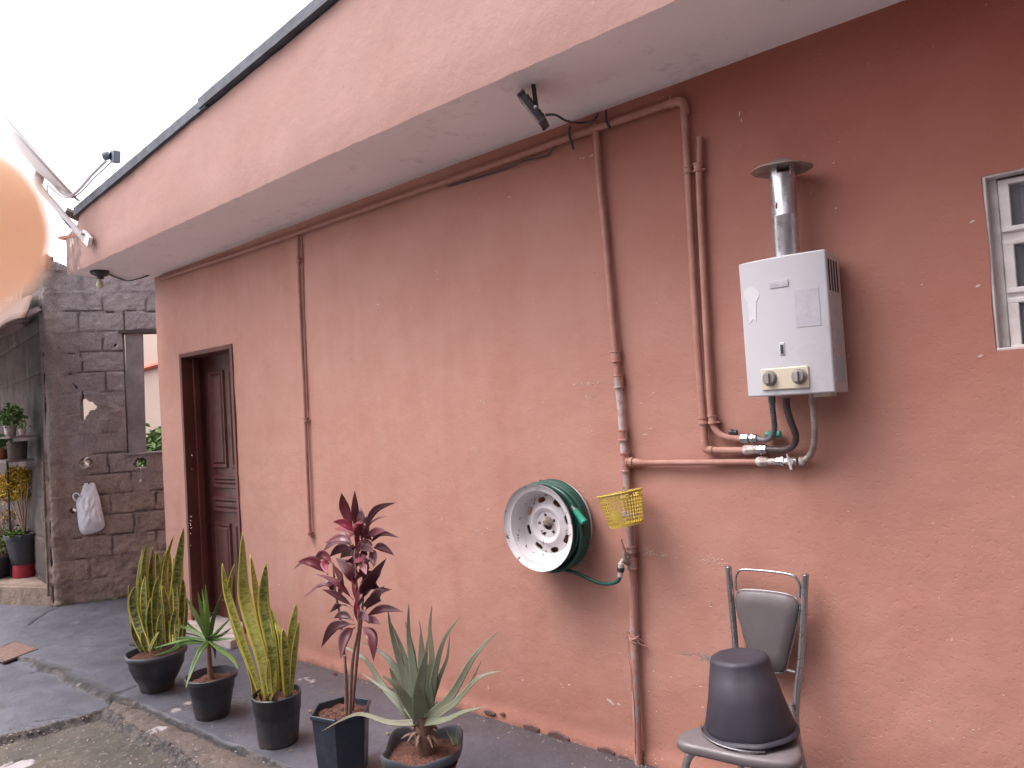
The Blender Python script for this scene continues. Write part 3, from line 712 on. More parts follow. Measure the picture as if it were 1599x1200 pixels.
def bcol(U, V):    # 1 = smeared rough render hiding the joints
    left = sstep(.24, .14, U + .10 * (fbm(U * 5, V * 5, 3, 44) - .5))
    low = sstep(.62, .40, V + .25 * (fbm(U * 3, V * 3, 4, 45) - .5) + .25 * (U < .3)) * .75
    mid = sstep(1.95, 1.85, V) * sstep(1.50, 1.62, V) * .75
    return np.clip(np.maximum(np.maximum(left, low), mid), 0, 1)
def bh(U, V):
    dj, row, c_ = bjoint(U, V); sm = bcol(U, V)
    jn = fbm(U * 30, V * 30, 3, 48)
    gap = sstep(.010, .003, dj + .010 * (jn - .5))
    keepg = 1 - .85 * sm
    fillm = sstep(.45, .62, fbm(U * 4, V * 4, 3, 50))
    h = -gap * (.015 * (1 - .7 * fillm)) * keepg + sstep(.02, .0, dj) * .006 * fillm
    h += .012 * (vnoise(row * 3.3 + 2, c_ * 5.1) - .5)
    h += .018 * (fbm(U * 36, V * 36, 4, 46) - .5) + sm * .05 * (fbm(U * 7, V * 7, 5, 47) - .35)
    h += .03 * sstep(.16, .08, U) * sstep(.02, .05, U)
    return h
def bhole(U, V):
    o_ = (U > .691) & (U < 1.25) & (V > 1.372) & (V < 2.551)
    o_ |= inpoly(U, V, hole_b) | inpoly(U, V, slit) | (V > topz(U))
    for (a, b), r_ in ((ptube, .052), (phole, .055), (ph3, .026), (ph4, .014)): o_ |= np.hypot(U - a, V - b) < r_
    return o_
def b_dark(U, V):
    dj, _, _ = bjoint(U, V); return sstep(.011, .003, dj + .010 * (fbm(U * 30, V * 30, 3, 48) - .5)) * (1 - .8 * bcol(U, V)) * (1 - .8 * sstep(.45, .62, fbm(U * 4, V * 4, 3, 50)))
def b_tone(U, V):
    _, row, c_ = bjoint(U, V); return vnoise(row * 7.7 + .5, c_ * 3.9 + .5, 3)
t = NT('concrete_block'); P = t.pos(); Zc = t.sep(P)[2]
c = t.mix(t.ramp(t.noise(3.5, 6, .7), .35, .65), (.40, .35, .37), (.29, .25, .27))
c = t.mix(t.math('MULTIPLY', t.attr('tone'), .5), c, (.44, .39, .40))
sm = t.mix(t.ramp(t.noise(4, 6, .75, t.mapping(P, (1, 1, .6))), .4, .62), (.50, .44, .41), (.27, .23, .22))
c = t.mix(t.math('MULTIPLY', t.attr('smear'), .8), c, sm)
earth = t.math('ADD', Zc, t.ramp(t.noise(2.2, 5, .65), 0, 1, -.6, .6))
ec = t.mix(t.ramp(t.noise(9, 6, .7), .38, .64), (.46, .33, .27), (.27, .19, .16))
c = t.mix(t.ramp(earth, 1.0, 1.7, .9, 0), c, ec)
ms = t.math('ADD', Zc, t.ramp(t.noise(7, 5, .7), 0, 1, -.25, .25))
c = t.mix(t.ramp(ms, -.02, .10, .75, 0), c, (.09, .10, .03))
c = t.mix(t.ramp(t.noise(2.2, 5, .7, t.mapping(P, (1.3, 1.3, .45))), .56, .70, 0, .55), c, (.05, .045, .05))
c = t.mix(t.ramp(t.noise(55, 3, .6), .60, .7, 0, .5), c, (.30, .26, .26))
c = t.mix(t.ramp(t.noise(33, 4, .7, None), .36, .28, 0, .7), c, (.05, .04, .04))
c = t.mix(t.math('MULTIPLY', t.attr('joint'), t.ramp(t.noise(3.5, 3), .35, .6, .3, .95)), c, (.09, .075, .08))
gr = t.noise(95, 4, .75)
c = t.mix(t.ramp(gr, .52, .70, 0, .75), c, (.42, .38, .39))
c = t.mix(t.ramp(gr, .46, .32, 0, .8), c, (.09, .075, .08))
M['block'] = t.fin(c, .95, t.bump(t.noise(75, 6, .75), 1.0, .022), 0, .2)
AT = {'joint': b_dark, 'tone': b_tone, 'smear': bcol}
relief('wall', M['block'], bwall, (BP.x, BP.y, 0), tuple(bu), tuple(bn), us, vs, bh, bhole, .13, attrs=AT)
# grey post and lintel in the opening
mb = MB(); a, b = BW(210, 521, .05), BW(215, 706, .05)
for (p, q) in ((a, b),):
    mid = (p + q) / 2; ln = (p - q).length; zz = (p - q).normalized(); xx = bu; yy = zz.cross(xx).normalized(); xx = yy.cross(zz)
    R = Matrix((xx, yy, zz)).transposed(); mb.box(mid, (.150, .08, ln + .05), R)
mb.build('post', M['concrete'], bwall, bevel=.006)
mb = MB(); c0 = BP + bu * .97 + bn * .06; mb.box(Vector((c0.x, c0.y, 2.562)), (.62, .155, .03), Matrix.Rotation(math.atan2(bu.y, bu.x), 3, 'Z')); mb.build('lintel', M['concrete_dark'], bwall)
mb = MB(); c0 = BP + bu * .97 + bn * .06; mb.box(Vector((c0.x, c0.y, 1.366)), (.60, .16, .02), Matrix.Rotation(math.atan2(bu.y, bu.x), 3, 'Z')); mb.build('sill', M['concrete'], bwall, bevel=.004)
# pipe stub
pc = BP + bu * ptube[0]; pc = Vector((pc.x, pc.y, ptube[1] - .008))
mb = MB(); ax = (-bn + Vector((0, 0, -.12))).normalized()
mb.lathe([(.038, -.10), (.038, .075), (.033, .075), (.033, -.10), (.038, -.10)], pc, ax, 24)
tag(mb.build('drain_pipe', M['white_plastic'], None, smooth=True), 'short white plastic pipe end sticking out of the block wall above the carrier bag', 'pipe')
pc = BP + bu * phole[0]; pc = Vector((pc.x, pc.y, phole[1]))
mb = MB(); mb.lathe([(.050, .01), (.052, .12), (.047, .12), (.046, .012), (.05, .01)], pc, bn, 20)
ob = mb.build('hole_pipe', M['dark_rubber'], None, smooth=True); tag(ob, 'dark open pipe end set inside the block wall under the window hole', 'pipe')
mb = MB(); q = pc + Vector((0, 0, -.04)); mb.tube([q + bu * -.03, q - bn * .03, q + bu * .045 - bn * .02], .007, 6, 3); mb.tube([q - bn * .03, q - bn * .03 + Vector((0.01, 0, -.06)), q - bn * .032 + Vector((-.002, 0, -.12))], .0025, 6); mb.lathe([(.003, .0), (.012, .012), (.011, .03), (.003, .04)], q - bn * .032 + Vector((-.002, 0, -.15)), (0, 0, 1), 8, close=True)
tag(mb.build('white_string', M['white_plastic'], None, smooth=True), 'white string with a small tag hanging out of the round wall hole', 'string')
# terracotta shard on the wall top
mb = MB(); a = BW(62, 404, .0); mb.prism([a, a + bu * .02 + Vector((.12, 0, .03)), a + Vector((.17, 0, -.03)), a + Vector((.14, 0, -.10)), a + Vector((.06, 0, -.08))], bn * .12)
tag(mb.build('tile_shard', M['terracotta'], None, bevel=.004), 'broken red clay tile piece lying on top of the block wall corner', 'tile')

# side wall running away to the left
sw0, sw1 = -11.2, BP.x + .02
SDU = Vector((.99027, -.13917, 0)); SDN = Vector((.13917, .99027, 0)); SL = 3.3
SO0 = BP + SDN * .01 - SDU * (SL - .02)
def SWP(px, py, off=0.0): return PP(px, py, BP + SDN * off, SDN)
side = thing('concrete_side_wall', (SO0.x + 1, SO0.y, 0), 'tall dark stained concrete wall running left from the block wall corner', 'wall')
us = lines(0, SL, .022); vs = lines(-.08, 4.2, .022)
def sh(U, V): return .03 * (fbm(U * 4, V * 2.2, 5, 61) - .5) + .012 * (fbm(U * 25, V * 25, 3, 62) - .5) - .012 * sstep(.012, .002, np.minimum(np.abs(np.mod(V, .4) - .2), np.abs(U - .45)))
def shole(U, V): return V > 2.95 + .33 * sstep(1.6, 3.2, U) + .05 * fbm(U * 8, U * 0, 3, 6)
relief('wall', M['concrete_dark'], side, tuple(SO0), tuple(SDU), tuple(SDN), us, vs, sh, shole, .12)
mb = MB(); p = PW(75, 720, BP.y - .02); mb.tube([Vector((BP.x - .015 + .012 * mn.noise(Vector((0, 0, z * 5))), BP.y - .012, z)) for z in [.1 + .06 * i for i in range(22)]], [.012 + .008 * mn.noise(Vector((3, 0, i * .8))) for i in range(22)], 7); mb.build('mortar_edge', M['ledge'], side, bevel=.008)
for k, (px, py0, py1) in enumerate([(22, 468, 425), (29, 466, 418), (37, 462, 412), (45, 455, 408)]):
    a, b = SWP(px, py0 + 22, .06), SWP(px + 1, py1, .06); mb = MB(); mb.tube([a, (a + b) / 2 + Vector((.01, 0, 0)), b], .007, 6, 2)
    r = mb.build('steel_rod', M['drain'], None, smooth=True)
    tag(r, ['leftmost of the four thin rusty rods standing out of the dark side wall top', 'second from left of the four thin rusty rods on the dark side wall top', 'second from right of the four thin rusty rods on the dark side wall top', 'rightmost of the four thin rusty rods, nearest the block wall corner'][k], 'rod', 'reinforcing rods on the side wall')
# awning at the left edge
aw = thing('corrugated_awning', PW(25, 500, -.9), 'brown corrugated sheet awning jutting from the dark side wall at the left edge', 'awning')
A_, B_, C_, D_ = SWP(52, 462, -.02), SWP(40, 498, -.95), SWP(-190, 575, -.95), SWP(-120, 500, -.02)
n1, n2 = 90, 6; v = []; f = []
for i in range(n1 + 1):
    for j in range(n2 + 1):
        s_, q = i / n1, j / n2; p = (A_ * (1 - s_) + D_ * s_) * (1 - q) + (B_ * (1 - s_) + C_ * s_) * q; v.append(p + Vector((0, 0, .010 * math.sin(s_ * 110))))
for i in range(n1):
    for j in range(n2): a = i * (n2 + 1) + j; f.append((a, a + 1, a + n2 + 2, a + n2 + 1))
mb = MB(); mb.add(v, f); mb.build('sheet', M['awning'], aw, smooth=True, solid=.006, auto=False)
mb = MB(); mb.tube([SWP(60, 484, -.01), SWP(20, 500, -.5), SWP(-60, 534, -.9)], .03, 4); mb.build('beam', M['wood'], aw)
mb = MB(); mb.tube([SWP(42, 506, -.01), SWP(0, 522, -.5), SWP(-60, 545, -.9)], .03, 4); mb.build('beam', M['wood'], aw)
# ledge
lg = [PG(80, 947), PG(60, 946), PG(0, 944), Vector((-11.0, -1.5, 0)), Vector((-11.1, SO0.y + .02, 0)), Vector((BP.x, BP.y + .02, 0))]
mb = MB(); mb.prism([p + Vector((0, 0, -.05)) for p in lg], (0, 0, .22))
o = mb.build('concrete_ledge', M['ledge'], None, bevel=.035, seg=3); tag(o, 'low worn brown concrete ledge at the foot of the dark side wall', 'ledge')

# neighbour house seen through the openings
nb = thing('neighbour_house', (-12.5, 4, 0), 'pale cream house with thin red trim seen through the gaps in the block wall', 'house')
npn = Vector((.45, -.89, 0)).normalized(); npo = Vector((-11.2, 3.2, 0)); nu_ = Vector((.89, .45, 0)).normalized()
mb = MB(); mb.box(npo + Vector((0, 0, 2.1)) - npn * 1.5, (9, 3, 4.2), Matrix.Rotation(math.atan2(nu_.y, nu_.x), 3, 'Z')); mb.build('wall', M['neighbour'], nb)
mb = MB()
a, b = PP(192, 586, npo + npn * .03, npn), PP(262, 566, npo + npn * .03, npn); d_ = (b - a)
mb.tube([a - d_ * .3, b + d_], .045, 6); mb.build('trim', M['red_trim'], nb); mb = MB(); mb.tube([PP(-5, 560, npo + npn * .03, npn), PP(22, 553, npo + npn * .03, npn)], .05, 6); mb.build('trim', M['red_trim'], nb); mb = MB(); mb.tube([PP(-5, 648, npo + npn * .03, npn), PP(22, 640, npo + npn * .03, npn)], .05, 6)
mb.build('trim', M['red_trim'], nb)
# unseen house and walls, added to shade the pink wall's right and upper parts
ob_ = thing('shade_house', (2.5, -6.5, 0), 'unseen grey house added behind the camera to shade the right of the pink wall', 'house')
mb = MB(); mb.box((4.2, -6.9, 3.3), (9.6, 4, 6.6)); mb.build('wall', M['concrete'], ob_)
mb = MB(); mb.box((4.2, -6.9, 6.67), (10.2, 4.6, .14)); mb.build('roof', M['roof'], ob_)
mb = MB(); mb.box((1.5, -4.885, 1.05), (.9, .03, 2.1)); mb.build('door', M['door'], ob_)
bw_ = MB(); bw_.box((-5.2, -4.75, 1.5), (9.0, .18, 3.0)); tag(bw_.build('shade_wall_back', M['concrete'], None), 'long unseen grey wall added behind the camera to block low sky light', 'wall')
yw = MB(); yw.box((2.1, -2.7, 2.7), (.15, 4.2, 5.4)); tag(yw.build('shade_wall_right', M['concrete_dark'], None), 'tall unseen dark wall added right of the camera to shade the pink wall', 'wall')
# ================================================================== FOLIAGE
def leafcloud(mb, tone, c, rad, n, size, rg, shape=lambda d: 1.0, thin=.45, tb=0.0):
    for _ in range(n):
        while True:
            d = Vector((rg.uniform(-1, 1), rg.uniform(-1, 1), rg.uniform(-1, 1)))
            if d.length < 1: break
        d = d * (.55 + .45 * rg.random()); cl = mn.noise(Vector(d) * 2.3 + Vector((c[0], c[1], c[2])))
        if cl < -.12 and rg.random() < .75: continue
        p = Vector(c) + Vector((d.x * rad[0], d.y * rad[1], d.z * rad[2]))
        t_ = Vector((rg.gauss(0, 1), rg.gauss(0, 1), rg.gauss(0, .7))).normalized(); s = t_.cross(Vector((rg.gauss(0, 1), rg.gauss(0, 1), rg.gauss(0, 1)))).normalized()
        L_ = size * rg.uniform(.6, 1.3); w_ = L_ * thin
        nn = t_.cross(s) * L_ * .12
        mb.add([p, p + t_ * L_ * .45 + s * w_ * .5 + nn, p + t_ * L_, p + t_ * L_ * .45 - s * w_ * .5 + nn], [(0, 1, 2, 3)])
        tn = min(1, max(0, .5 + rg.gauss(0, .25) + tb)); tone += [tn] * 4
def bush(name, mat, parent, specs, seed=1):
    mb = MB(); tone = []; rg = random.Random(seed)
    for sp in specs: leafcloud(mb, tone, *sp[:4], rg, thin=sp[4] if len(sp) > 4 else .45)
    mb.at['tone'] = tone; return mb.build(name, mat, parent)
gp_ = npo.copy(); p = PP(250, 690, Vector((-9.4, 2.0, 0)), npn)
gb = thing('green_bush', (p.x, p.y, 0), 'light green bush seen low in the window hole of the block wall', 'bush')
bush('foliage', M['gshrub'], gb, [((p.x, p.y, p.z - .12), (.42, .35, .40), 700, .13), ((p.x + .3, p.y + .1, p.z - .05), (.4, .3, .40), 500, .12), ((p.x + .1, p.y, p.z - .7), (.5, .35, .6), 700, .14)], 4)
mb = MB()
for k in range(5): mb.tube([(p.x + .05 * k - .1, p.y, 0), (p.x + .1 * k - .2, p.y + .02 * k, .8), (p.x + .16 * k - .3, p.y, p.z)], [.02, .014, .006], 6, 3)
mb.build('stem', M['cane'], gb, smooth=True)

def pot_round(parent, c, rtop, rbot, h, mat=None, rimh=.03, lipr=.010, n=44, sq=0.0, rot=0.0, tilt=None, soil=True, soild=.03, name='pot', extra=None, rimmat=None, step=True):
    mat = mat or M['pot']; c = Vector(c); mb = MB(); wl = .004
    dr = (rtop - rbot) / h; rz = lambda z: rbot + dr * z
    pr = [(0.001, .004), (rbot - .006, .0), (rbot, .004)]
    for q in (.25, .5): pr.append((rz(h * q), h * q))
    if step: pr += [(rz(h * .62), h * .62), (rz(h * .63) + .003, h * .635)]
    pr += [(rz(h - rimh) + .003, h - rimh), (rz(h) + lipr, h - rimh + .003), (rz(h) + lipr + .001, h - .004), (rz(h) + lipr - .004, h), (rz(h) + lipr - .009, h - .001), (rz(h) - wl, h - .012), (rz(h * .6) - wl, h * .6), (rz(h * .55) - wl, h * .55)]
    mb.lathe(pr, c, (0, 0, 1), n, sq=sq, rot=rot, jit=.003)
    o = mb.build(name, mat, parent, smooth=True, auto=50)
    if soil:
        s = MB(); zt = h - soild; R_ = rz(zt) - wl + .001; v = [c + Vector((0, 0, zt + .008))]; f = []
        rings = 7; k_ = 36
        for i in range(1, rings + 1):
            for k in range(k_):
                a = 2 * math.pi * k / k_ + rot; q = 1
                if sq: pp = 2 + sq * 4; q = (abs(math.cos(a - rot)) ** pp + abs(math.sin(a - rot)) ** pp) ** (-1 / pp)
                r_ = R_ * i / rings * q; x, y = r_ * math.cos(a), r_ * math.sin(a)
                v.append(c + Vector((x, y, zt + .018 * mn.noise(Vector((x * 22, y * 22, c.x))) + .012 * (1 - i / rings))))
        for k in range(k_): f.append((0, 1 + k, 1 + (k + 1) % k_))
        for i in range(rings - 1):
            for k in range(k_): a = 1 + i * k_ + k; b = 1 + i * k_ + (k + 1) % k_; f.append((a, b, b + k_, a + k_))
        s.add(v, f); s.build('soil', M['soil'], parent, smooth=True, auto=80)
    return o
class Leaves(MB):
    def __init__(s): super().__init__(); s.uv = []; s.at['tone'] = []
    def leaf(s, pts, w, prof='lance', cup=.2, n=16, nv=5, facing=None, twist=0.0, tone=.0, v0=0.0, wav=0.0, thick=0.0):
        """pts: centre line, w: full width"""
        P, _ = catmull([Vector(p) for p in pts], [0] * len(pts), max(2, n // (len(pts) - 1))); m_ = len(P); vs = []; L = 0
        F = Vector(facing) if facing is not None else Vector((-.6, -.8, .1))
        for i, p in enumerate(P):
            T = (P[min(i + 1, m_ - 1)] - P[max(0, i - 1)]).normalized(); t_ = i / (m_ - 1)
            if i: L += (p - P[i - 1]).length
            S = T.cross(F); S = S.normalized() if S.length > 1e-4 else Vector((1, 0, 0)); S = Matrix.Rotation(twist * t_, 3, T) @ S; N = S.cross(T)
            if prof == 'sans': ww = w * (.62 + .38 * min(1, t_ * 2.2)) * (1 - max(0, (t_ - .55) / .45) ** 2.2)
            elif prof == 'strap': ww = w * min(1, .55 + t_ * 2) * (1 - max(0, (t_ - .35) / .65) ** 1.6)
            elif prof == 'aloe': ww = w * (1 - t_) ** .75 * (1 - .1 * t_)
            else: ww = w * (max(0, math.sin(math.pi * min(1, max(0, (t_ - .14) / .86)) ** .78)) ** 1.35 if t_ > .14 else 0) + w * .09 * (1 - t_)
            ww = max(ww, w * .015) * (1 + wav * mn.noise(p * 9))
            if thick:
                th_ = thick * (1 - t_) ** .7 + .0015
                for k in range(8):
                    a = 2 * math.pi * k / 8; x = math.cos(a) * ww / 2; y = math.sin(a) * th_ / 2
                    if y > 0: y *= .25
                    y += abs(x / (ww / 2 + 1e-6)) ** 2 * ww * cup
                    vs.append(p + S * x + N * y); s.uv.append((.5 + .5 * math.cos(a), v0 + L)); s.at['tone'].append(min(1, max(0, tone + (t_ > .8) * (t_ - .8) * 3)))
            else:
                for k in range(nv):
                    x = (k / (nv - 1) - .5) * ww; vs.append(p + S * x + N * (cup * (2 * x / (w + 1e-6)) ** 2 * w * .5 + wav * .03 * w * 6 * mn.noise(Vector((L * 12, k * .8, v0)))))
                    s.uv.append((k / (nv - 1), v0 + L)); s.at['tone'].append(tone)
        k_ = 8 if thick else nv; f = []
        for i in range(m_ - 1):
            for k in range(k_ if thick else k_ - 1): f.append((i * k_ + k, i * k_ + (k + 1) % k_, (i + 1) * k_ + (k + 1) % k_, (i + 1) * k_ + k))
        if thick: f.append(tuple(range(k_ - 1, -1, -1))); f.append(tuple((m_ - 1) * k_ + k for k in range(k_)))
        s.add(vs, f)
def crop(ox, oy, sc): return lambda x, y: (ox + x * sc, oy + y * sc)
c4 = crop(180, 800, 1 / 3.0); c5 = crop(440, 750, .375)
rl = random.Random(11)
# --- plant 1 : broken round pot with dense snake plant
def at_pot(px, py): return PG(px, py, 0)
p1 = at_pot(247, 1076); d1 = depth(p1); s1 = d1 / FPX
pl = thing('potted_plant', p1, 'dense banded snake plant with yellow edges in a broken flared black pot', 'potted plant')
R1 = 44 * s1; h1 = 60 * s1
mb = MB(); pr = [(.001, .004), (R1 * .50, 0), (R1 * .53, .006), (R1 * .60, h1 * .22), (R1 * .64, h1 * .27), (R1 * .66, h1 * .28), (R1 * .88, h1 * .62), (R1 * .93, h1 * .86), (R1 * .94, h1 * .87)]
pr2 = [(R1 * 1.0, h1 * .875), (R1 * 1.03, h1 * .93), (R1 * 1.01, h1 * .99), (R1 * .97, h1), (R1 * .93, h1 * .96), (R1 * .86, h1 * .6)]
mb.lathe(pr, p1, (0, 0, 1), 44, jit=.006); mb.build('pot', M['pot'], pl, smooth=True, auto=50)
mb = MB(); mb.lathe([pr[-1]] + pr2, p1, (0, 0, 1), 44, jit=.008); mb.build('pot_rim', M['pot_rim'], pl, smooth=True, auto=60)
mb = MB(); a = p1 + Vector((-R1 * .62, -R1 * .62, h1 * .80)); mb.tube([a + Vector((0, 0, .02)), a + Vector((-.006, -.006, -.03)), a + Vector((.02, .01, -.08)), a + Vector((.06, .05, -.12))], [.004, .009, .007, .003], 6, 4); a = p1 + Vector((-R1 * .95, -R1 * .2, h1 * 1.04)); mb.tube([a, a + Vector((-.05, -.03, .01))], .008, 6)
mb.build('split', M['slot'], pl, smooth=True)
s = MB(); s.lathe([(.001, h1 * .9), (R1 * .5, h1 * .89), (R1 * .93, h1 * .86)], p1, (0, 0, 1), 30, jit=.006); s.build('soil', M['soil'], pl, smooth=True)
lv = Leaves()
WF = {'sans': 1.0, 'lance': 1.28, 'strap': .85}
def L2(fn, base, mid, tip, w, dy0, dy1, P0, tone=.15, prof='sans', cup=.35, tw=None, **k):
    y0 = P0.y; a = PW(*fn(*base), y0 + dy0); c = PW(*fn(*tip), y0 + dy1); pts = [a]
    ms = mid if isinstance(mid, list) else ([mid] if mid else [])
    for i, m_ in enumerate(ms): q = (i + 1) / (len(ms) + 1); pts.append(PW(*fn(*m_), y0 + dy0 * (1 - q) + dy1 * q))
    pts.append(c); sc = depth((a + c) / 2) / FPX
    lv.leaf(pts, w * sc * WF.get(prof, 1), prof, cup=cup, twist=rl.uniform(-.5, .5) if tw is None else tw, facing=k.pop('facing', (Vector(CAM) - P0).normalized() + Vector((rl.uniform(-.55, .55), rl.uniform(-.55, .55), .05))), tone=tone, v0=rl.random() * 9, **k)
for (b, m_, tp, w, a, c, tn) in [
    ((118, 650), (80, 500), (65, 342), 8, -.02, -.05, .1), ((160, 655), [(105, 520), (84, 420)], (96, 348), 15, -.08, -.10, .05), ((130, 655), (95, 580), (82, 480), 9, -.05, -.1, .1),
    ((170, 650), [(155, 480), (135, 300)], (148, 150), 11, .0, .0, .2), ((185, 640), [(175, 420), (165, 290)], (178, 162), 11, .04, .05, .1), ((150, 640), (112, 380), (132, 160), 8, .06, .02, .35),
    ((160, 645), (140, 450), (140, 300), 14, -.05, -.03, .1), ((195, 640), [(185, 500), (190, 380)], (205, 300), 10, -.04, -.06, .15), ((275, 615), [(278, 470), (295, 260)], (322, 72), 15, .0, .03, .15),
    ((240, 620), [(225, 420), (235, 240)], (275, 108), 9, .03, .1, .45), ((232, 620), (215, 300), (262, 150), 8, .08, .12, .3), ((248, 620), (240, 460), (222, 345), 12, -.05, -.07, .1),
    ((300, 600), (312, 440), (318, 310), 12, .04, .06, .1), ((320, 600), (330, 480), (330, 390), 9, .0, -.02, .1), ((258, 610), (262, 400), (255, 180), 9, .1, .12, .2),
    ((215, 620), (205, 330), (196, 185), 10, .08, .08, .2), ((160, 655), (180, 610), (208, 560), 7, -.12, -.14, .5), ((150, 655), (135, 610), (125, 560), 8, -.10, -.13, .3),
    ((205, 650), (212, 560), (215, 470), 12, -.08, -.10, .1), ((285, 600), (300, 400), (290, 230), 10, .12, .15, .2), ((180, 640), (135, 350), (118, 220), 9, .1, .1, .3), ((180, 650), (165, 520), (172, 400), 14, -.06, -.06, .0)]:
    L2(c4, b, m_, tp, w, a, c, p1, tn)
rq = random.Random(9)
for _ in range(16):
    bx = rq.uniform(130, 310); tx_ = bx + (bx - 215) * rq.uniform(.0, .35) + rq.uniform(-22, 22); ty_ = rq.uniform(180, 460); L2(c4, (bx, 640 - (bx - 130) * .15), ((bx + tx_) / 2 + rq.uniform(-14, 14), (640 + ty_) / 2), (tx_, ty_), rq.uniform(8, 12), rq.uniform(-.06, .1), rq.uniform(-.06, .14), p1, rq.choice([0, .1, .3, .6]))
lv.build('leaves', M['sans'], pl, smooth=True, solid=.003, auto=False)
# --- plant 2 : yucca
p2 = at_pot(333, 1117); s2 = depth(p2) / FPX
pl = thing('potted_plant', p2, 'small green yucca with a bare stem between the two snake plants', 'potted plant')
pot_round(pl, p2, 36 * s2, 25 * s2, 64 * s2, soild=.035)
mb = MB(); a = p2 + Vector((0, 0, .15)); top = PW(*c4(437, 605), p2.y); mb.tube([a, (a + top) / 2 + Vector((-.004, 0, 0)), top], [.017, .014, .013], 12, 6); mb.build('stem', M['stem'], pl, smooth=True)
lv = Leaves()
for (tp, m_, w, c, tn) in [((423, 338), (432, 470), 8, -.02, .9), ((388, 372), (410, 480), 8, -.05, .8), ((408, 362), (425, 480), 6, .05, .9), ((502, 380), (460, 500), 9, .02, .3), ((325, 385), (385, 490), 8, -.05, .3),
    ((543, 495), (490, 550), 6, .1, .4), ((548, 540), (500, 575), 6, .12, .3), ((565, 592), (510, 595), 5, .05, .3), ((195, 520), (330, 540), 6, .0, .3), ((182, 638), (310, 605), 7, -.12, .6), ((182, 675), [(320, 612), (270, 645)], 9, -.22, .4),
    ((330, 830), [(400, 650), (360, 740)], 10, -.22, .3), ((578, 738), [(490, 645), (550, 690)], 10, -.15, .45), ((300, 478), (370, 550), 6, .1, .4), ((240, 560), (340, 570), 5, .12, .2), ((522, 520), (480, 560), 6, -.1, .4), ((250, 590), (350, 590), 5, -.1, .3), ((345, 440), (400, 530), 6, .1, .2), ((480, 440), (450, 520), 5, .12, .3), ((560, 570), (510, 570), 5, -.06, .3), ((470, 690), (465, 640), 6, .1, .2)]:
    L2(c4, (438 + rl.uniform(-5, 5), 603 + rl.uniform(-12, 5)), m_, tp, w, 0, c, p2, tn, prof='strap', cup=.25)
lv.build('leaves', M['yucca'], pl, smooth=True, solid=.0015, auto=False)
# --- plant 3 : tall pale snake plant
p3 = at_pot(436, 1158); s3 = depth(p3) / FPX
pl = thing('potted_plant', p3, 'tall sparse yellowish snake plant in a plain black pot, middle of the row', 'potted plant')
pot_round(pl, p3, 36.5 * s3, 30 * s3, 76 * s3, rimh=.02, lipr=.004, soild=.03)
lv = Leaves()
for (b, m_, tp, w, a, c, tn) in [
    ((690, 880), [(625, 690), (550, 470), (520, 360)], (503, 240), 13, -.03, -.02, .35), ((700, 870), [(590, 620), (535, 400)], (560, 242), 10, -.02, .0, .45), ((724, 888), [(690, 700), (620, 460), (600, 340)], (598, 92), 20, -.05, -.04, .55),
    ((742, 860), [(700, 600), (660, 400)], (634, 198), 16, .02, .06, .7), ((752, 860), [(735, 650), (695, 430)], (708, 238), 19, .0, .03, .1), ((770, 840), (760, 600), (722, 440), 13, .04, .05, .15),
    ((800, 860), (775, 600), (750, 522), 9, .02, .05, .3), ((806, 865), (800, 700), (787, 546), 14, -.02, -.02, .05), ((818, 865), (825, 620), (850, 432), 14, .02, .03, .45), ((826, 850), (840, 680), (862, 512), 9, .0, -.03, .3),
    ((738, 892), (722, 800), (720, 690), 9, -.07, -.07, .25), ((750, 890), (752, 820), (755, 740), 6, -.06, -.08, .3), ((655, 880), (640, 780), (600, 650), 9, -.02, -.0, .2)]:
    L2(c4, b, m_, tp, w, a, c, p3, tn)
lv.build('leaves', M['sans_pale'], pl, smooth=True, solid=.0035, auto=False)
lv = Leaves()
for (b, tp) in [((690, 885), (680, 850)), ((735, 895), (750, 850)), ((752, 893), (762, 830)), ((735, 895), (722, 850))]: L2(c4, b, None, tp, 6, -.06, -.08, p3, .9)
lv.build('dry_sheath', M['cane'], pl, smooth=True, auto=False)
# --- plant 4 : cordyline in faceted pot
p4 = at_pot(538, 1204); s4 = depth(p4) / FPX
pl = thing('potted_plant', p4, 'tall burgundy leaved plant on thin canes in a faceted blue black pot', 'potted plant')
rot = math.radians(12)
mb = MB(); H4 = 98 * s4; R4 = 47 * s4
def facet(r_, z): return [(r_ * (1.0 if k % 2 == 0 else .985) * math.cos(2 * math.pi * k / 6 + rot), r_ * math.sin(2 * math.pi * k / 6 + rot), z) for k in range(6)]
v = []; rr_ = [(R4 * .84, 0), (R4 * .99, H4 * .93), (R4 * 1.05, H4 * .935), (R4 * 1.05, H4), (R4 * .97, H4), (R4 * .93, H4 * .8)]
for r_, z in rr_: v += [Vector(q) + p4 for q in facet(r_, z)]
f = [tuple(range(5, -1, -1))]
for i in range(len(rr_) - 1):
    for k in range(6): f.append((i * 6 + k, i * 6 + (k + 1) % 6, i * 6 + 6 + (k + 1) % 6, i * 6 + 6 + k))
mb.add(v, f); mb.build('pot', M['pot_blue'], pl, bevel=.006, seg=3)
mb = MB(); mb.add([Vector(q) + p4 for q in facet(R4 * .95, H4 * .90)] + [p4 + Vector((0, 0, H4 * .93))], [(k, (k + 1) % 6, 6) for k in range(6)])
o = mb.build('soil', M['soil'], pl); sb = o.modifiers.new('s', 'SUBSURF'); sb.subdivision_type = 'SIMPLE'; sb.levels = sb.render_levels = 4
tx = bpy.data.textures.new('soilnoise', 'CLOUDS'); tx.noise_scale = .03; dm = o.modifiers.new('d', 'DISPLACE'); dm.texture = tx; dm.strength = .03; dm.mid_level = .5
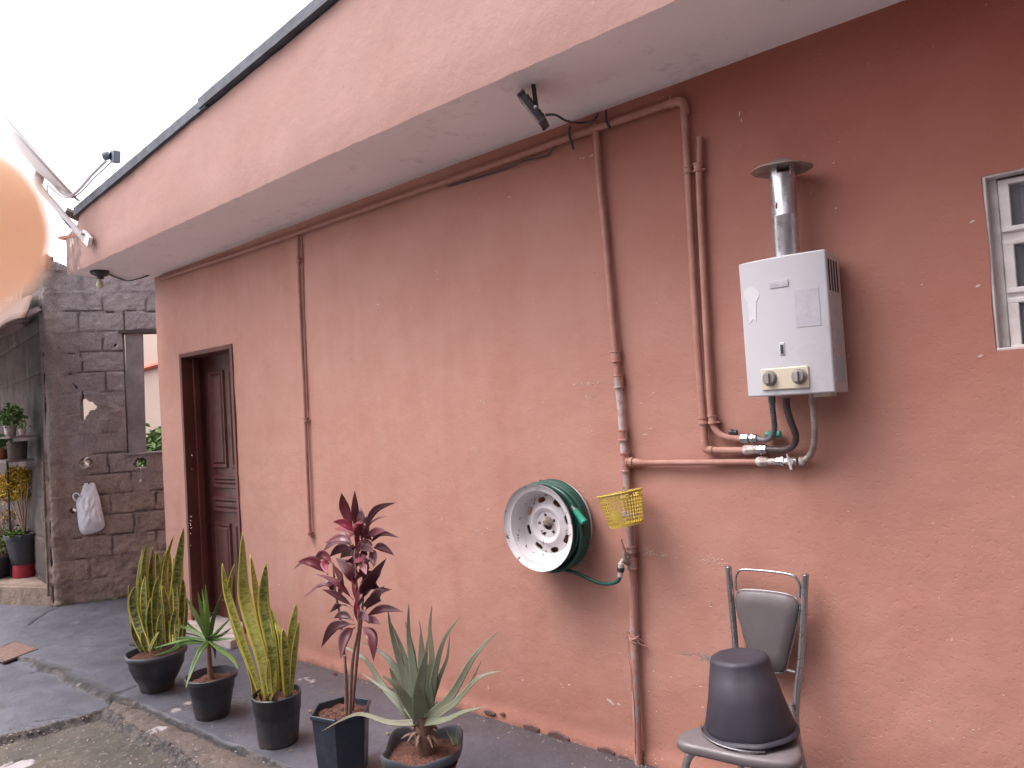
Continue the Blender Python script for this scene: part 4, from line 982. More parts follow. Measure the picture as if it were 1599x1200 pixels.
mb = MB(); an_ = math.radians(-18); a = p4 + Vector((math.cos(an_), math.sin(an_), 0)) * (R4 * .866 * .862 + .003) + Vector((0.0, .02, .045)); mb.box(a, (.034, .004, .034), Matrix.Rotation(math.radians(72), 3, 'Z')); mb.build('label', M['white_plastic'], pl)
mb = MB(); y4 = p4.y
for pts, dy in (([(275, 968), (268, 800), (245, 580), (225, 470), (215, 350)], .03), ([(283, 972), (296, 760), (322, 600), (312, 420), (306, 290)], 0), ([(290, 970), (315, 740), (335, 560), (340, 430), (335, 230)], .04), ([(270, 970), (268, 860), (264, 730)], -.03)):
    P_ = [PW(*c5(*q), y4 + dy) for q in pts]; P_[0].z -= .03; mb.tube(P_, [.008, .007, .006, .005, .004][:len(P_)], 8, 6)
mb.build('cane', M['cane'], pl, smooth=True)
lv = Leaves()
CORD = [((305, 225), (262, 120), (250, 52), 13, -.02, .3), ((312, 225), (300, 120), (306, 42), 15, 0, .35), ((325, 225), (330, 160), (324, 108), 11, .04, .3), ((340, 225), (390, 125), (478, 93), 9, .05, .0), ((345, 230), (380, 175), (436, 150), 11, -.02, .0), ((345, 235), (395, 215), (434, 212), 11, -.05, .1),
    ((365, 270), (415, 222), (492, 240), 7, .05, .1), ((305, 225), (265, 180), (213, 174), 11, -.04, .9), ((300, 228), (260, 205), (216, 202), 9, .02, .6), ((300, 270), (250, 240), (180, 262), 12, -.03, .2), ((298, 280), (240, 285), (200, 320), 12, -.07, .1), ((300, 275), (230, 250), (170, 298), 11, .05, .2),
    ((320, 262), (350, 275), (384, 300), 13, -.08, .0), ((375, 285), (425, 278), (470, 314), 12, -.02, .1), ((365, 285), (385, 320), (384, 364), 13, -.06, .15), ((195, 395), (130, 340), (68, 340), 14, -.06, .35), ((188, 385), (110, 335), (48, 372), 7, .03, .1), ((215, 350), (175, 310), (132, 340), 12, .02, .4),
    ((215, 345), (235, 395), (242, 428), 13, -.05, .1), ((205, 345), (180, 350), (188, 392), 10, -.06, .7), ((300, 500), (230, 430), (142, 390), 10, -.08, .3), ((300, 530), (235, 480), (168, 455), 9, -.05, .2), ((235, 430), (160, 440), (90, 492), 7, -.03, .1), ((235, 440), (190, 430), (145, 450), 6, .05, .1),
    ((318, 490), (365, 410), (438, 325), 18, -.05, .05), ((330, 495), (370, 440), (416, 382), 17, .0, .0), ((342, 552), (400, 480), (460, 455), 16, -.03, .0), ((345, 572), (420, 535), (507, 548), 10, .0, .05), ((342, 585), (375, 582), (412, 600), 11, -.04, .05), ((305, 600), (220, 610), (165, 698), 13, -.07, .05),
    ((308, 612), (265, 650), (247, 745), 15, -.1, .15), ((335, 610), (375, 650), (384, 755), 14, -.06, .25), ((285, 530), (240, 520), (200, 552), 9, .03, .1), ((300, 585), (255, 560), (218, 575), 10, -.03, .0), ((300, 310), (275, 350), (225, 325), 12, -.02, .1), ((320, 400), (345, 360), (348, 310), 12, .04, .3),
    ((305, 440), (285, 380), (225, 322), 17, -.04, .1), ((300, 400), (320, 410), (322, 380), 15, -.06, .3), ((312, 520), (305, 460), (290, 400), 6, -.02, .95), ((322, 560), (318, 500), (330, 430), 7, -.02, .9), ((318, 600), (314, 540), (312, 480), 8, .0, .95), ((340, 440), (352, 390), (360, 340), 6, .0, .6), ((330, 260), (345, 200), (355, 150), 14, .05, .1), ((320, 250), (310, 200), (335, 165), 10, -.04, .6), ((300, 330), (330, 330), (352, 312), 12, -.03, .5), ((215, 480), (210, 440), (190, 410), 9, .02, .3), ((235, 490), (250, 450), (255, 400), 8, .02, .1), ((240, 820), (225, 805), (208, 806), 6, .1, .1), ((330, 530), (380, 500), (428, 440), 12, .04, .0), ((225, 400), (205, 430), (160, 432), 9, -.04, .3), ((310, 300), (318, 270), (300, 195), 7, -.05, .95)]
rc = random.Random(77)
for _ in range(34):
    by = rc.uniform(225, 600); bx = 312 + rc.uniform(-6, 24); an = rc.uniform(0, 6.28); L_ = rc.uniform(55, 105) * (.8 if by < 280 else 1); dx_, dy_ = math.cos(an) * L_, math.sin(an) * L_ * .7 - 22
    if by > 400 and rc.random() < .45: continue
    CORD.append(((bx, by), (bx + dx_ * .55, by + dy_ * .55 - 14), (bx + dx_, by + dy_ + 14), rc.uniform(8, 13), rc.uniform(-.13, .13), rc.choice([0, .1, .3, .75])))
for (b, m_, tp, w, c, tn) in CORD: L2(c5, b, m_, tp, w * .92, 0 if b[0] > 240 else .03, c, p4, tn, prof='lance', cup=.3, facing=Vector((.8, -.5, .3)) + Vector((rl.uniform(-.6, .6), rl.uniform(-.6, .6), rl.uniform(-.5, .5))))
lv.build('leaves', M['cord'], pl, smooth=True, solid=.0012, auto=False)
# --- plant 5 : aloe  in wavy square pot
pc5 = PG(661, 1166, .22); s5 = depth(pc5) / FPX; p5 = Vector((pc5.x, pc5.y, 0))
pl = thing('potted_plant', p5, 'large grey green aloe with arching fleshy leaves in a wavy rimmed square pot', 'potted plant')
mb = MB(); n = 56; v = []; f = []; R5 = 63 * s5; rt5 = math.radians(38)
prof5 = [(.001, .003), (.66, .0), (.70, .01), (.93, .185), (.95, .19), (1.04, .195), (1.07, .222), (1.03, .230), (.97, .222), (.90, .14)]
for r_, z in prof5:
    for k in range(n):
        a = 2 * math.pi * k / n; q = (abs(math.cos(a)) ** 4.5 + abs(math.sin(a)) ** 4.5) ** (-1 / 4.5)
        cor = (q - 1) / .17 if z > .15 else 0; wavz = .022 * math.cos(4 * a + math.pi) * (z > .15) * -1
        v.append(p5 + Vector((R5 * .9 * r_ * q * math.cos(a + rt5), R5 * .9 * r_ * q * math.sin(a + rt5), z - wavz * .6)))
for i in range(len(prof5) - 1):
    for k in range(n): f.append((i * n + k, i * n + (k + 1) % n, (i + 1) * n + (k + 1) % n, (i + 1) * n + k))
mb.add(v, f); mb.build('pot', M['pot_rim'], pl, smooth=True, auto=60)
s = MB(); s.lathe([(.001, .20), (R5 * .4, .195), (R5 * .93, .185)], p5, (0, 0, 1), 40, sq=.7, rot=rt5, jit=.012); s.build('soil', M['soil'], pl, smooth=True)
y5 = p5.y; base5 = PW(*c5(590, 1010), y5)
mb = MB(); mb.tube([Vector((base5.x + .01, y5, .19)), Vector((base5.x, y5, .24)), base5 + Vector((0, 0, .03))], [.030, .040, .036], 14, 4); mb.build('stem', M['stem'], pl, smooth=True)
lv = Leaves()
ra = random.Random(6)
for k in range(16):
    a = ra.uniform(0, 6.28); zz = ra.uniform(.0, .06); b = Vector((base5.x, y5, base5.z - zz)) + Vector((math.cos(a), math.sin(a), 0)) * .022; d = Vector((math.cos(a), math.sin(a), ra.uniform(-.6, .3))); L_ = ra.uniform(.03, .075)
    lv.leaf([b, b + d * L_ * .5, b + d * L_ + Vector((0, 0, -.02))], .022, 'aloe', cup=.1, facing=(.2, -.6, .7), tone=1, n=6, thick=.004)
lv.build('dry_leaf_bases', M['stem'], pl, smooth=True, auto=False)
lv = Leaves()
ALOE = [((560, 990), [(500, 780), (460, 640)], (443, 538), 16, .06, .15), ((565, 980), [(520, 760)], (455, 590), 15, .08, .1), ((575, 975), [(545, 760), (530, 640)], (530, 512), 17, .10, .05), ((585, 975), [(580, 760)], (581, 618), 16, .12, .0), ((600, 975), [(625, 760), (618, 620)], (627, 518), 14, .09, .35),
    ((598, 975), [(600, 780)], (611, 640), 12, .14, .2), ((615, 985), [(640, 800), (680, 660)], (748, 563), 15, .03, .1), ((600, 1000), [(700, 910), (800, 740)], (902, 629), 19, -.05, .25), ((610, 1003), [(720, 930), (820, 825)], (915, 795), 15, -.08, .3), ((600, 1010), [(680, 1000), (760, 965)], (850, 944), 14, -.12, .2),
    ((560, 1010), [(450, 1010), (335, 975), (260, 995)], (165, 1048), 11, -.2, .55), ((540, 990), [(440, 880), (340, 740)], (226, 680), 14, .05, .2), ((560, 985), [(500, 830), (430, 730)], (335, 675), 17, .06, .15), ((590, 1000), [(575, 900), (590, 790)], (606, 708), 30, -.10, .05), ((585, 1005), [(530, 930), (480, 860)], (418, 813), 21, -.13, .3),
    ((620, 990), [(615, 860)], (608, 760), 18, .0, .0), ((545, 1000), [(500, 900), (470, 830)], (450, 780), 18, -.03, .1)]
ALOE += [((575, 985), [(560, 820), (548, 700)], (512, 585), 11, .10, .1), ((605, 985), [(655, 830), (690, 740)], (700, 640), 11, .07, .2), ((600, 1000), [(690, 940), (770, 870)], (838, 742), 12, .02, .2), ((560, 1000), [(470, 900), (400, 850)], (330, 800), 11, -.05, .3), ((590, 985), [(598, 850), (590, 700)], (572, 575), 10, .11, .2)]
for (b, m_, tp, w, c, tn) in ALOE: L2(c5, b, m_, tp, w * (1.1 if w > 17 else .98), c * .15, c, p5, tn, prof='aloe', cup=.12, tw=0.0, thick=w * 1.0 * s5 * .42, facing=(.55, -.6, .6), n=20)
lv.build('leaves', M['aloe'], pl, smooth=True, auto=False)
lv = Leaves()
for grp in ([((720, 1100), (685, 1040)), ((725, 1100), (705, 1045)), ((732, 1100), (728, 1035)), ((738, 1098), (745, 1070))], [((600, 1125), (570, 1060)), ((592, 1122), (560, 1075))], [((520, 1135), (508, 1115)), ((515, 1135), (530, 1118))]):
    lv = Leaves()
    for b, tp in grp: L2(c5, b, None, tp, 6, 0, 0, p5, .2, prof='aloe', thick=.006)
    lv.build('offset_shoot', M['aloe'], pl, smooth=True, auto=False)

# --- far left plants
ps = PG(41, 900, .17); ss = depth(ps) / FPX
mb = MB(); mb.lathe([(.001, 0), (17 * ss, 0), (17.5 * ss, .01), (17 * ss, 20 * ss), (12 * ss, 20 * ss), (.001, 19 * ss)], ps, (0, 0, 1), 32)
tag(mb.build('red_basin', M['red_plastic'], None, smooth=True), 'red plastic basin turned under the charcoal pot of the yellow shrub', 'basin')
pq = ps + Vector((0, 0, 20 * ss + .001))
pl = thing('potted_shrub', pq, 'yellow leaved shrub with thin stems in a charcoal pot standing on a red basin', 'potted plant')
pot_round(pl, pq, 26 * ss, 18 * ss, 47 * ss, M['pot'], rimh=.05, lipr=.006, step=False)
mb = MB(); b0 = pq + Vector((0, 0, 40 * ss))
for tx_, ty in ((22, 760), (33, 745), (12, 770), (45, 755), (40, 780)):
    e = PW(tx_, ty, pq.y + rl.uniform(-.1, .1)); mb.tube([b0, b0.lerp(e, .35) + Vector((0, 0, .04)), e], [.012, .008, .004], 6, 4)
mb.build('stem', M['cane'], pl, smooth=True)
cc = PW(26, 756, pq.y)
bush('foliage', M['yshrub'], pl, [(cc + Vector((-.02, 0, .02)), (.20, .17, .20), 1500, .045), (PW(8, 765, pq.y), (.17, .16, .17), 800, .045), (PW(40, 745, pq.y), (.08, .1, .13), 350, .04), (PW(36, 770, pq.y), (.09, .1, .10), 300, .04), (PW(14, 805, pq.y), (.10, .10, .08), 160, .04), (PW(-20, 760, pq.y), (.2, .16, .2), 600, .045)], 8)
pw2 = PG(2, 905, .17)
pl = thing('potted_grass_plant', pw2, 'thin dry stemmed plant in a low black pot beside the yellow shrub', 'potted plant')
pot_round(pl, pw2 + Vector((-.2, .0, 0)), .19, .14, .22, M['pot'])
mb = MB(); tn = []
for k in range(46):
    a = pw2 + Vector((-.2 + rl.uniform(-.12, .12), .1 + rl.uniform(-.1, .1), .18)); e = a + Vector((rl.uniform(-.1, .22), rl.uniform(-.1, .1), rl.uniform(.3, .6)))
    mb.tube([a, a.lerp(e, .5) + Vector((rl.uniform(-.03, .03), 0, .03)), e], [.004, .003, .0015], 5, 3)
mb.build('stem', M['cane'], pl, smooth=True)
bush('foliage', M['weed'], pl, [(pw2 + Vector((-.2, .1, .35)), (.26, .16, .22), 380, .06), (PW(26, 835, pw2.y + .1), (.09, .06, .03), 90, .07)], 9)
# shelf rack against the side wall
yS = SWP(28, 681, -.16).y
sh1, sh2 = PW(28, 681, yS), PW(20, 718, yS)
rk = thing('plant_shelf', Vector((sh1.x - .2, yS, .15)), 'dark two tier plant shelf against the dark side wall at the left edge', 'shelf')
for q in (sh1, sh2):
    mb = MB(); mb.box((q.x - .42 + (.12 if q is sh1 else .15), yS, q.z - .01), (1.0, .24, .022)); mb.build('board', M['wood'], rk, bevel=.003)
for xx_, yy in ((sh1.x - .74, yS + .11), (sh1.x - .74, yS - .11)):
    mb = MB(); mb.tube([(xx_, yy, .15), (xx_, yy, sh1.z)], .011, 6); mb.build('leg', M['lamp_black'], rk, smooth=True)
def shelfpot(px, py, wpx, hpx, mat, label, fol, rad, n, nm='shelf_plant', size=.05, zoff=.0, yo=0.0, soil=True):
    p = PW(px, py, yS + yo); sc = depth(p) / FPX; sh = sh1 if abs(p.z - sh1.z) < abs(p.z - sh2.z) else sh2; p.z = sh.z + .002
    o = thing(nm, p, label, 'potted plant'); pot_round(o, p, wpx / 2 * sc, wpx / 2 * sc * .78, hpx * sc, mat, rimh=.02, lipr=.004, n=24, step=False)
    if n: bush('foliage', fol, o, [(p + Vector((0, 0, hpx * sc + rad[2] * .6)), rad, n, size)], int(px) + 50)
    return o
shelfpot(17, 677, 17, 17, M['white_plastic'], 'small white pot of trailing green leaves on the upper shelf board', M['gshrub'], (.20, .13, .14), 620)
shelfpot(36, 677, 9, 10, M['white_plastic'], 'tiny pale flowering plant at the right end of the upper shelf board', M['gshrub'], (.06, .06, .05), 90, size=.03)
shelfpot(3, 715, 17, 18, M['terracotta'], 'red clay pot of green leaves on the lower shelf board', M['gshrub'], (.12, .1, .10), 260)
p = PW(28, 712, yS); p.z = sh2.z + .002; sc = depth(p) / FPX
mb = MB(); mb.lathe([(.001, 0), (12 * sc, 0), (14 * sc, 28 * sc), (13 * sc, 28 * sc), (11 * sc, .01)], p, (0, 0, 1), 36, jit=.004)
tag(mb.build('grey_tub', M['concrete_dark'], None, smooth=True), 'dark grey ribbed tub on the lower shelf board under the white pot', 'tub')
# shrub with red leaves beyond the side wall end
p = SWP(-6, 590, .6)
rs = thing('red_leaved_shrub', (p.x, p.y, 0), 'tall shrub with red and green leaves behind the end of the dark side wall', 'shrub')
bush('foliage', M['rshrub'], rs, [(PW(-4, 600, p.y), (.16, .3, .42), 700, .10), (PW(-14, 640, p.y), (.25, .3, .4), 500, .10)], 21)
bush('foliage', M['gshrub'], rs, [(PW(0, 550, p.y), (.16, .3, .22), 420, .10), (PW(-30, 560, p.y), (.3, .3, .4), 500, .10)], 22)
mb = MB(); mb.tube([(p.x - .1, p.y, 0), (p.x - .06, p.y, 1.0), (p.x - .1, p.y, 2.1)], [.03, .022, .01], 8, 5); mb.build('trunk', M['cane'], rs, smooth=True)
# weeds at wall foot
for (px, py, n, sz, r_, lab) in [(93, 941, 34, .05, .07, 'small bright green weed growing at the corner foot of the block wall'), (176, 937, 20, .03, .09, 'faint low weed along the foot of the block wall near the snake plant')]:
    p = PG(px, py); mb = MB(); tone = []; rg = random.Random(px)
    for k in range(n):
        a = rg.uniform(0, 6.28); e = rg.uniform(.3, 1.1); L_ = sz * rg.uniform(.7, 1.3); b = p + Vector((rg.uniform(-r_, r_), rg.uniform(-.02, .03), 0)); d = Vector((math.cos(a) * math.cos(e), math.sin(a) * math.cos(e), math.sin(e)))
        s_ = d.cross(Vector((0, 0, 1))).normalized() * L_ * .3; mb.add([b, b + d * L_ * .6 + s_, b + d * L_, b + d * L_ * .6 - s_], [(0, 1, 2, 3)]); tone += [rg.random()] * 4
    mb.at['tone'] = tone; tag(mb.build('weed', M['weed'], None), lab, 'weed')
# fallen leaves beside the pots
M['dryleaf'] = pbr('dry_leaf', (.34, .22, .045), (.20, .12, .04), .8, 30)
for k, (px, py, sz, lab) in enumerate([(484, 1111, .020, 'dry yellow leaf on the floor left of the faceted blue black pot'), (606, 1146, .017, 'small dry yellow leaf on the floor left of the wavy rimmed pot'), (455, 1173, .012, 'tiny ochre leaf fragment on the floor in front of the middle pot'), (520, 1083, .011, 'tiny ochre leaf fragment on the floor behind the faceted pot')]):
    p = PG(px, py, .006); a = rl.uniform(0, 3); d = Vector((math.cos(a), math.sin(a), 0)); lv = Leaves(); lv.leaf([p - d * sz, p + Vector((0, 0, .004)), p + d * sz], sz * .7, 'lance', cup=.3, facing=(0, 0, 1), tone=.1, n=8)
    tag(lv.build('fallen_leaf', M['dryleaf'], None, smooth=True, auto=False, solid=.0008), lab, 'leaf')

# grit and small debris lying along edges, the old concrete and the wall foot (uncountable)
rgt = random.Random(31); gb_m = MB()
def stone(x, y, z, r_):
    vs = [Vector((x + r_ * rgt.uniform(.6, 1.1) * math.cos(a), y + r_ * rgt.uniform(.6, 1.1) * math.sin(a), z)) for a in (0, 1.3, 2.5, 3.8, 5.0)]
    gb_m.add(vs + [Vector((x, y, z + r_ * rgt.uniform(.4, .9)))], [(k, (k + 1) % 5, 5) for k in range(5)])
def zat(x, y):
    i = min(max(int(np.searchsorted(gx, x)) - 1, 0), len(gx) - 2); j = min(max(int(np.searchsorted(gy, y)) - 1, 0), len(gy) - 2); return float(max(Z[i, j], Z[i + 1, j + 1]))
for _ in range(1500):
    u_ = rgt.random()
    if u_ < .30: x = rgt.uniform(-6.1, -1.3); y = -.02 - abs(rgt.gauss(0, .035))
    elif u_ < .62: p = PG(rgt.uniform(0, 420), rgt.uniform(1120, 1215)); x, y = p.x, p.y
    elif u_ < .85:
        k = rgt.randrange(len(edge_low) - 1); q = rgt.random(); x = edge_low[k][0] * (1 - q) + edge_low[k + 1][0] * q + rgt.gauss(0, .05); y = edge_low[k][1] * (1 - q) + edge_low[k + 1][1] * q + rgt.gauss(0, .05)
    else: x = rgt.uniform(-4.6, -1.9); y = rgt.uniform(-1.3, -.1)
    if not (-8.5 < x < -1.25 and -1.95 < y < -.01): continue
    stone(x, y, zat(x, y) - .001, rgt.choice([.003, .004, .005, .008]))
tag(gb_m.build('grit', M['grit'], None), 'fine grit and specks of plaster scattered over the yard floor', 'grit', kind='stuff')
# ================================================================== DRAIN COVER
dc = [PG(a, b, .0) for a, b in [(-22, 1022), (24, 1003), (56, 1015), (8, 1033)]]
cen = sum(dc, Vector()) / 4
dr = thing('drain_cover', cen, 'rusty square drain cover set in the grey floor at the left edge', 'drain cover')
mb = MB(); mb.prism([cen + (q - cen) * 1.0 + Vector((0, 0, -.05)) for q in dc], (0, 0, .056)); mb.build('plate', M['drain'], dr, bevel=.003)
for i in range(4):
    a, b = cen + (dc[i] - cen) * 1.06, cen + (dc[(i + 1) % 4] - cen) * 1.06; mb = MB(); mb.tube([a + Vector((0, 0, -.002)), b + Vector((0, 0, -.002))], .010, 6); mb.build('frame', M['drain_rim'], dr)

# ================================================================== SATELLITE DISH
dm_ = PW(137, 378, FY - .03)
ds = thing('satellite_dish', dm_, 'pale grey satellite dish on a bent arm fixed to the left end of the eave', 'satellite dish')
sdp = depth(dm_) / FPX
def S(px, py, off=0.0): r = ray(px, py); tt = (depth(dm_) + off) / (r @ RW[:, 2]); return Vector(CAM + r * tt)
mb = MB(); mb.tube([S(136, 376), S(112, 352), S(90, 325), S(68, 300), S(60, 287), S(60, 275)], .024, 12, 5); mb.build('mast', M['dish'], ds, smooth=True)
mb = MB(); c_ = S(136, 373, -.02); R = Matrix.Rotation(math.radians(35), 3, 'Y'); mb.box(c_, (.15, .03, .08), R); mb.build('bracket', M['dish'], ds, bevel=.006)
for q in ((129, 366), (139, 380)): mb = MB(); mb.lathe([(.001, .012), (.011, .01), (.011, -.01)], S(*q, -.04), (0, -1, 0), 8); mb.build('bolt', M['cap'], ds)
c_ = S(66, 248, .0); edge = (S(118, 304) - S(15, 190)).normalized(); rdv = (c_ - Vector(CAM)).normalized(); nrm = edge.cross(rdv).normalized()
if nrm.dot(CU) < 0: nrm = -nrm
nrm = (nrm * .995 - rdv * .03).normalized(); Rd = (S(118, 304) - S(15, 190)).length / 2
mb = MB(); pr = [(Rd * q, .17 * Rd * (q * q - 1) * 1.3) for q in (0.001, .2, .4, .6, .8, .95, 1.0)] + [(Rd * 1.015, .004), (Rd * 1.0, -.012)] + [(Rd * q, .17 * Rd * (q * q - 1) * 1.3 - .008) for q in (.95, .8, .6, .4, .2, .001)]
mb.lathe(pr, c_, nrm, 64); mb.build('reflector', M['dish'], ds, smooth=True, auto=60)
mb = MB(); mb.box(S(60, 270, .02), (.10, .07, .14), Matrix.Rotation(.7, 3, 'Y')); mb.build('mount', M['dish'], ds, bevel=.01)
mb = MB(); mb.tube([S(75, 276, -.02), S(92, 298, -.03), S(108, 306, -.04), S(122, 298, -.05), S(145, 272, -.08), S(166, 251, -.1)], .011, 8, 5); mb.build('feed_arm', M['dish'], ds, smooth=True)
ln = MB(); a, b = S(163, 243, -.1), S(186, 246, -.1); ax = (b - a).normalized()
ln.lathe([(.001, 0), (.030, .0), (.034, .01), (.030, .03), (.018, .04), (.018, .05), (.034, .055)], a, ax, 20); ln.box(a + ax * .085, (.06, .05, .085), Matrix.Rotation(.15, 3, 'Y')); ln.build('feed_horn', pbr('feed_horn_grey', (.20, .23, .28), (.15, .17, .21), .5), ds, bevel=.004)
mb = MB(); mb.tube([S(176, 252, -.1), S(150, 276, -.07), S(118, 307, -.03), S(95, 306, 0), S(75, 290, .02), S(80, 316, .0), S(110, 356, -.03)], .004, 6, 6); mb.build('cable', M['lamp_black'], ds, smooth=True)

# ================================================================== BULB AND FLOODLIGHT UNDER THE EAVE
zb = 2.868
bp_ = PG(157, 424, zb); bl = thing('bulb_holder', bp_, 'bare milky light bulb in a black round holder under the left end of the eave', 'light')
sb_ = depth(bp_) / FPX
mb = MB(); mb.lathe([(.001, -.001), (.066, -.001), (.066, -.018), (.056, -.028), (.03, -.04), (.022, -.045), (.022, -.06), (.001, -.06)], bp_, (0, 0, 1), 28, jit=.01); mb.build('holder', M['lamp_black'], bl, smooth=True)
mb = MB(); bb = bp_ + Vector((-.02, 0, -.055)); mb.lathe([(.001, .01), (.013, .008), (.014, -.008), (.021, -.028), (.027, -.046), (.025, -.062), (.015, -.076), (.001, -.080)], bb, (0, 0, 1), 24); mb.build('bulb', M['bulb'], bl, smooth=True, auto=80)
mb = MB(); mb.tube([bp_ + Vector((.05, 0, -.012)), PG(192, 437, zb - .012), PG(206, 438, zb - .03), PW(228, 432, -.1), PW(245, 425, -.01)], .006, 6, 6); mb.build('cable', M['lamp_black'], bl, smooth=True)
fb = PG(833, 134, 2.896)
fl_ = thing('floodlight', fb, 'slim black floodlight on a bracket under the eave above the pipes', 'floodlight')
dF = depth(fb)
def FL(px, py, off=0.0): r = ray(px, py); tt = (dF + off) / (r @ RW[:, 2]); return Vector(CAM + r * tt)
mb = MB(); a, b = FL(833, 131, 0), FL(838, 168, .0); z_ = (b - a); mid = (a + b) / 2
ty = z_.normalized(); tx_ = CF.cross(ty).normalized(); tz_ = tx_.cross(ty); R = Matrix((tx_, ty, tz_)).transposed()
mb.box(mid, (.018, z_.length, .012), R); mb.box(a + Vector((0, 0, .002)), (.05, .03, .006)); mb.build('bracket', M['lamp_black'], fl_, bevel=.002)
a, b = FL(817, 152, .0), FL(850, 194, .0); ex = (b - a).normalized(); ln_ = (b - a).length
rdf = ((a + b) / 2 - Vector(CAM)).normalized(); nf = (rdf.cross(ex)).normalized()      # roughly in the picture plane, across the slab
if nf.dot(CR) > 0: nf = -nf
nf = (nf * .985 - rdf * .05).normalized(); ez = ex.cross(nf).normalized(); R = Matrix((ex, nf, ez)).transposed(); mid = (a + b) / 2
mb = MB(); mb.box(mid, (ln_, .026, .13), R); mb.box(mid + ex * ln_ * .5, (.010, .034, .14), R); mb.box(mid - ex * ln_ * .5, (.010, .034, .14), R)
for k in range(6): mb.box(mid - nf * .016 + ex * ln_ * (k - 2.5) / 7, (.004, .012, .11), R)
mb.build('housing', M['lamp_black'], fl_, bevel=.003)
mb = MB(); mb.box(mid + nf * .0140, (ln_ * .92, .003, .115), R); mb.build('glass', M['glass_dull'], fl_)
mb = MB(); mb.lathe([(.001, .012), (.008, .01), (.008, 0)], FL(837, 169, -.08), -CF, 10); mb.build('screw', M['chrome'], fl_)
mb = MB(); mb.tube([FL(852, 180, 0), FL(868, 180, 0), FL(885, 189, .03), PW(905, 192, -.06), PW(925, 189, -.03), PW(935, 178, -.02)], .005, 6, 6); mb.build('cable', M['lamp_black'], fl_, smooth=True)

# ================================================================== PIPES ON THE HOUSE WALL
def fit(mb, p, ax, r, l, lip=.003):   # socket fitting
    ax = Vector(ax).normalized(); mb.lathe([(r - .004, -l / 2), (r + lip, -l / 2), (r + lip, -l / 2 + .007), (r, -l / 2 + .009), (r, l / 2 - .009), (r + lip, l / 2 - .007), (r + lip, l / 2), (r - .004, l / 2)], p, ax, 16)
# thin conduit
cp = thing('conduit', PW(478, 655, -.02), 'thin pink conduit running down the wall just right of the brown door', 'conduit')
mb = MB(); P_ = [PW(a, b, -.018) for a, b in [(465, 362), (468, 450), (472, 540), (476, 620), (479, 700), (482, 770), (485, 838)]]; mb.tube(P_, .0108, 10, 3); mb.build('tube', M['pipe'], cp, smooth=True)
for a, b in ((467, 407), (478, 656), (485, 835)):
    mb = MB(); p = PW(a, b, -.018); fit(mb, p, (0, 0, 1), .0155, .03); mb.box(p + Vector((0, .012, -.005)), (.055, .012, .014)); mb.build('clamp', M['pipe'], cp, smooth=True, auto=30)
mb = MB(); P_ = [PW(a, b, -.006) for a, b in [(472, 365), (475, 480), (481, 640)]]; mb.tube(P_, .004, 6, 3); mb.build('wire', M['pipe'], cp, smooth=True)
# pipe under the eave, turning down to the heater
ep = thing('eave_pipe', PW(900, 210, -.03), 'long pink pipe under the eave, bending down towards the rubber hose', 'pipe')
mb = MB(); P_ = [PW(247, 437, -.03), PW(400, 387, -.028), PW(600, 317, -.03), PW(760, 262, -.026), PW(900, 212, -.03), PW(1000, 178, -.028), PW(1050, 161, -.03)]
mb.tube(P_, .0155, 12, 4); mb.build('tube', M['darkred'], ep, smooth=True)
mb = MB(); e0 = PW(1066, 158, -.03); mb.tube([PW(1046, 163, -.03), PW(1058, 159, -.03), e0 + Vector((-.004, 0, -.004)), PW(1069, 166, -.03), PW(1070, 178, -.03)], .0185, 12, 2); mb.build('elbow', M['pipe'], ep, smooth=True)
mb = MB(); P_ = [PW(a, b, -.028) for a, b in [(1068, 168), (1072, 230), (1076, 300), (1081, 400), (1087, 500), (1094, 600), (1099, 660), (1101, 696)]]; mb.tube(P_, .0145, 12, 3); mb.build('tube', M['pipe'], ep, smooth=True)
for a, b in ((1075, 266), (1099, 657)): mb = MB(); p = PW(a, b, -.028); fit(mb, p, (0, 0, 1), .0175, .03); mb.box(p + Vector((0, .012, -.012)), (.045, .03, .006)); mb.build('clamp', M['pipe'], ep, smooth=True, auto=30)
mb = MB(); mb.tube([PW(1101, 688, -.028), PW(1101.5, 697, -.028), PW(1105, 702.5, -.028), PW(1114, 703.5, -.028)], .0175, 12, 3); mb.build('elbow', M['pipe'], ep, smooth=True)
mb = MB(); mb.tube([PW(1108, 703.5, -.028), PW(1166, 704, -.03)], .0142, 12); mb.build('tube', M['pipe'], ep, smooth=True)
mb = MB(); mb.tube([PW(1162, 703.5, -.03), PW(1166, 703, -.03), PW(1176, 702, -.03), PW(1187, 702, -.03)], [.017, .021, .018, .015], 8, 2); mb.build('joint_tape', M['white_plastic'], ep, smooth=True)
mb = MB(); mb.tube([PW(1184, 702.5, -.03), PW(1198, 702, -.03)], .018, 6); mb.tube([PW(1188, 702.5, -.03), PW(1192, 702.5, -.03)], .022, 6); mb.build('nut', M['chrome'], ep, bevel=.002)
for a, b, L_ in ((894, 214, .10), (951, 190, .05)):
    mb = MB(); p = PW(a, b, -.035); mb.tube([p + Vector((-.01, 0, .05)), p + Vector((0, -.022, .0)), p + Vector((0.004, 0, -L_ * .6))], .006, 6, 3)
    mb.build('tie', M['lamp_black'], ep, smooth=True)
mb = MB(); mb.tube([PW(700, 292, -.008), PW(790, 264, -.012), PW(820, 252, -.03), PW(855, 243, -.01), PW(868, 228, -.03), PW(895, 219, -.01), PW(950, 196, -.02), PW(985, 184, -.015)], .004, 6, 6); mb.build('cable', M['lamp_black'], ep, smooth=True)
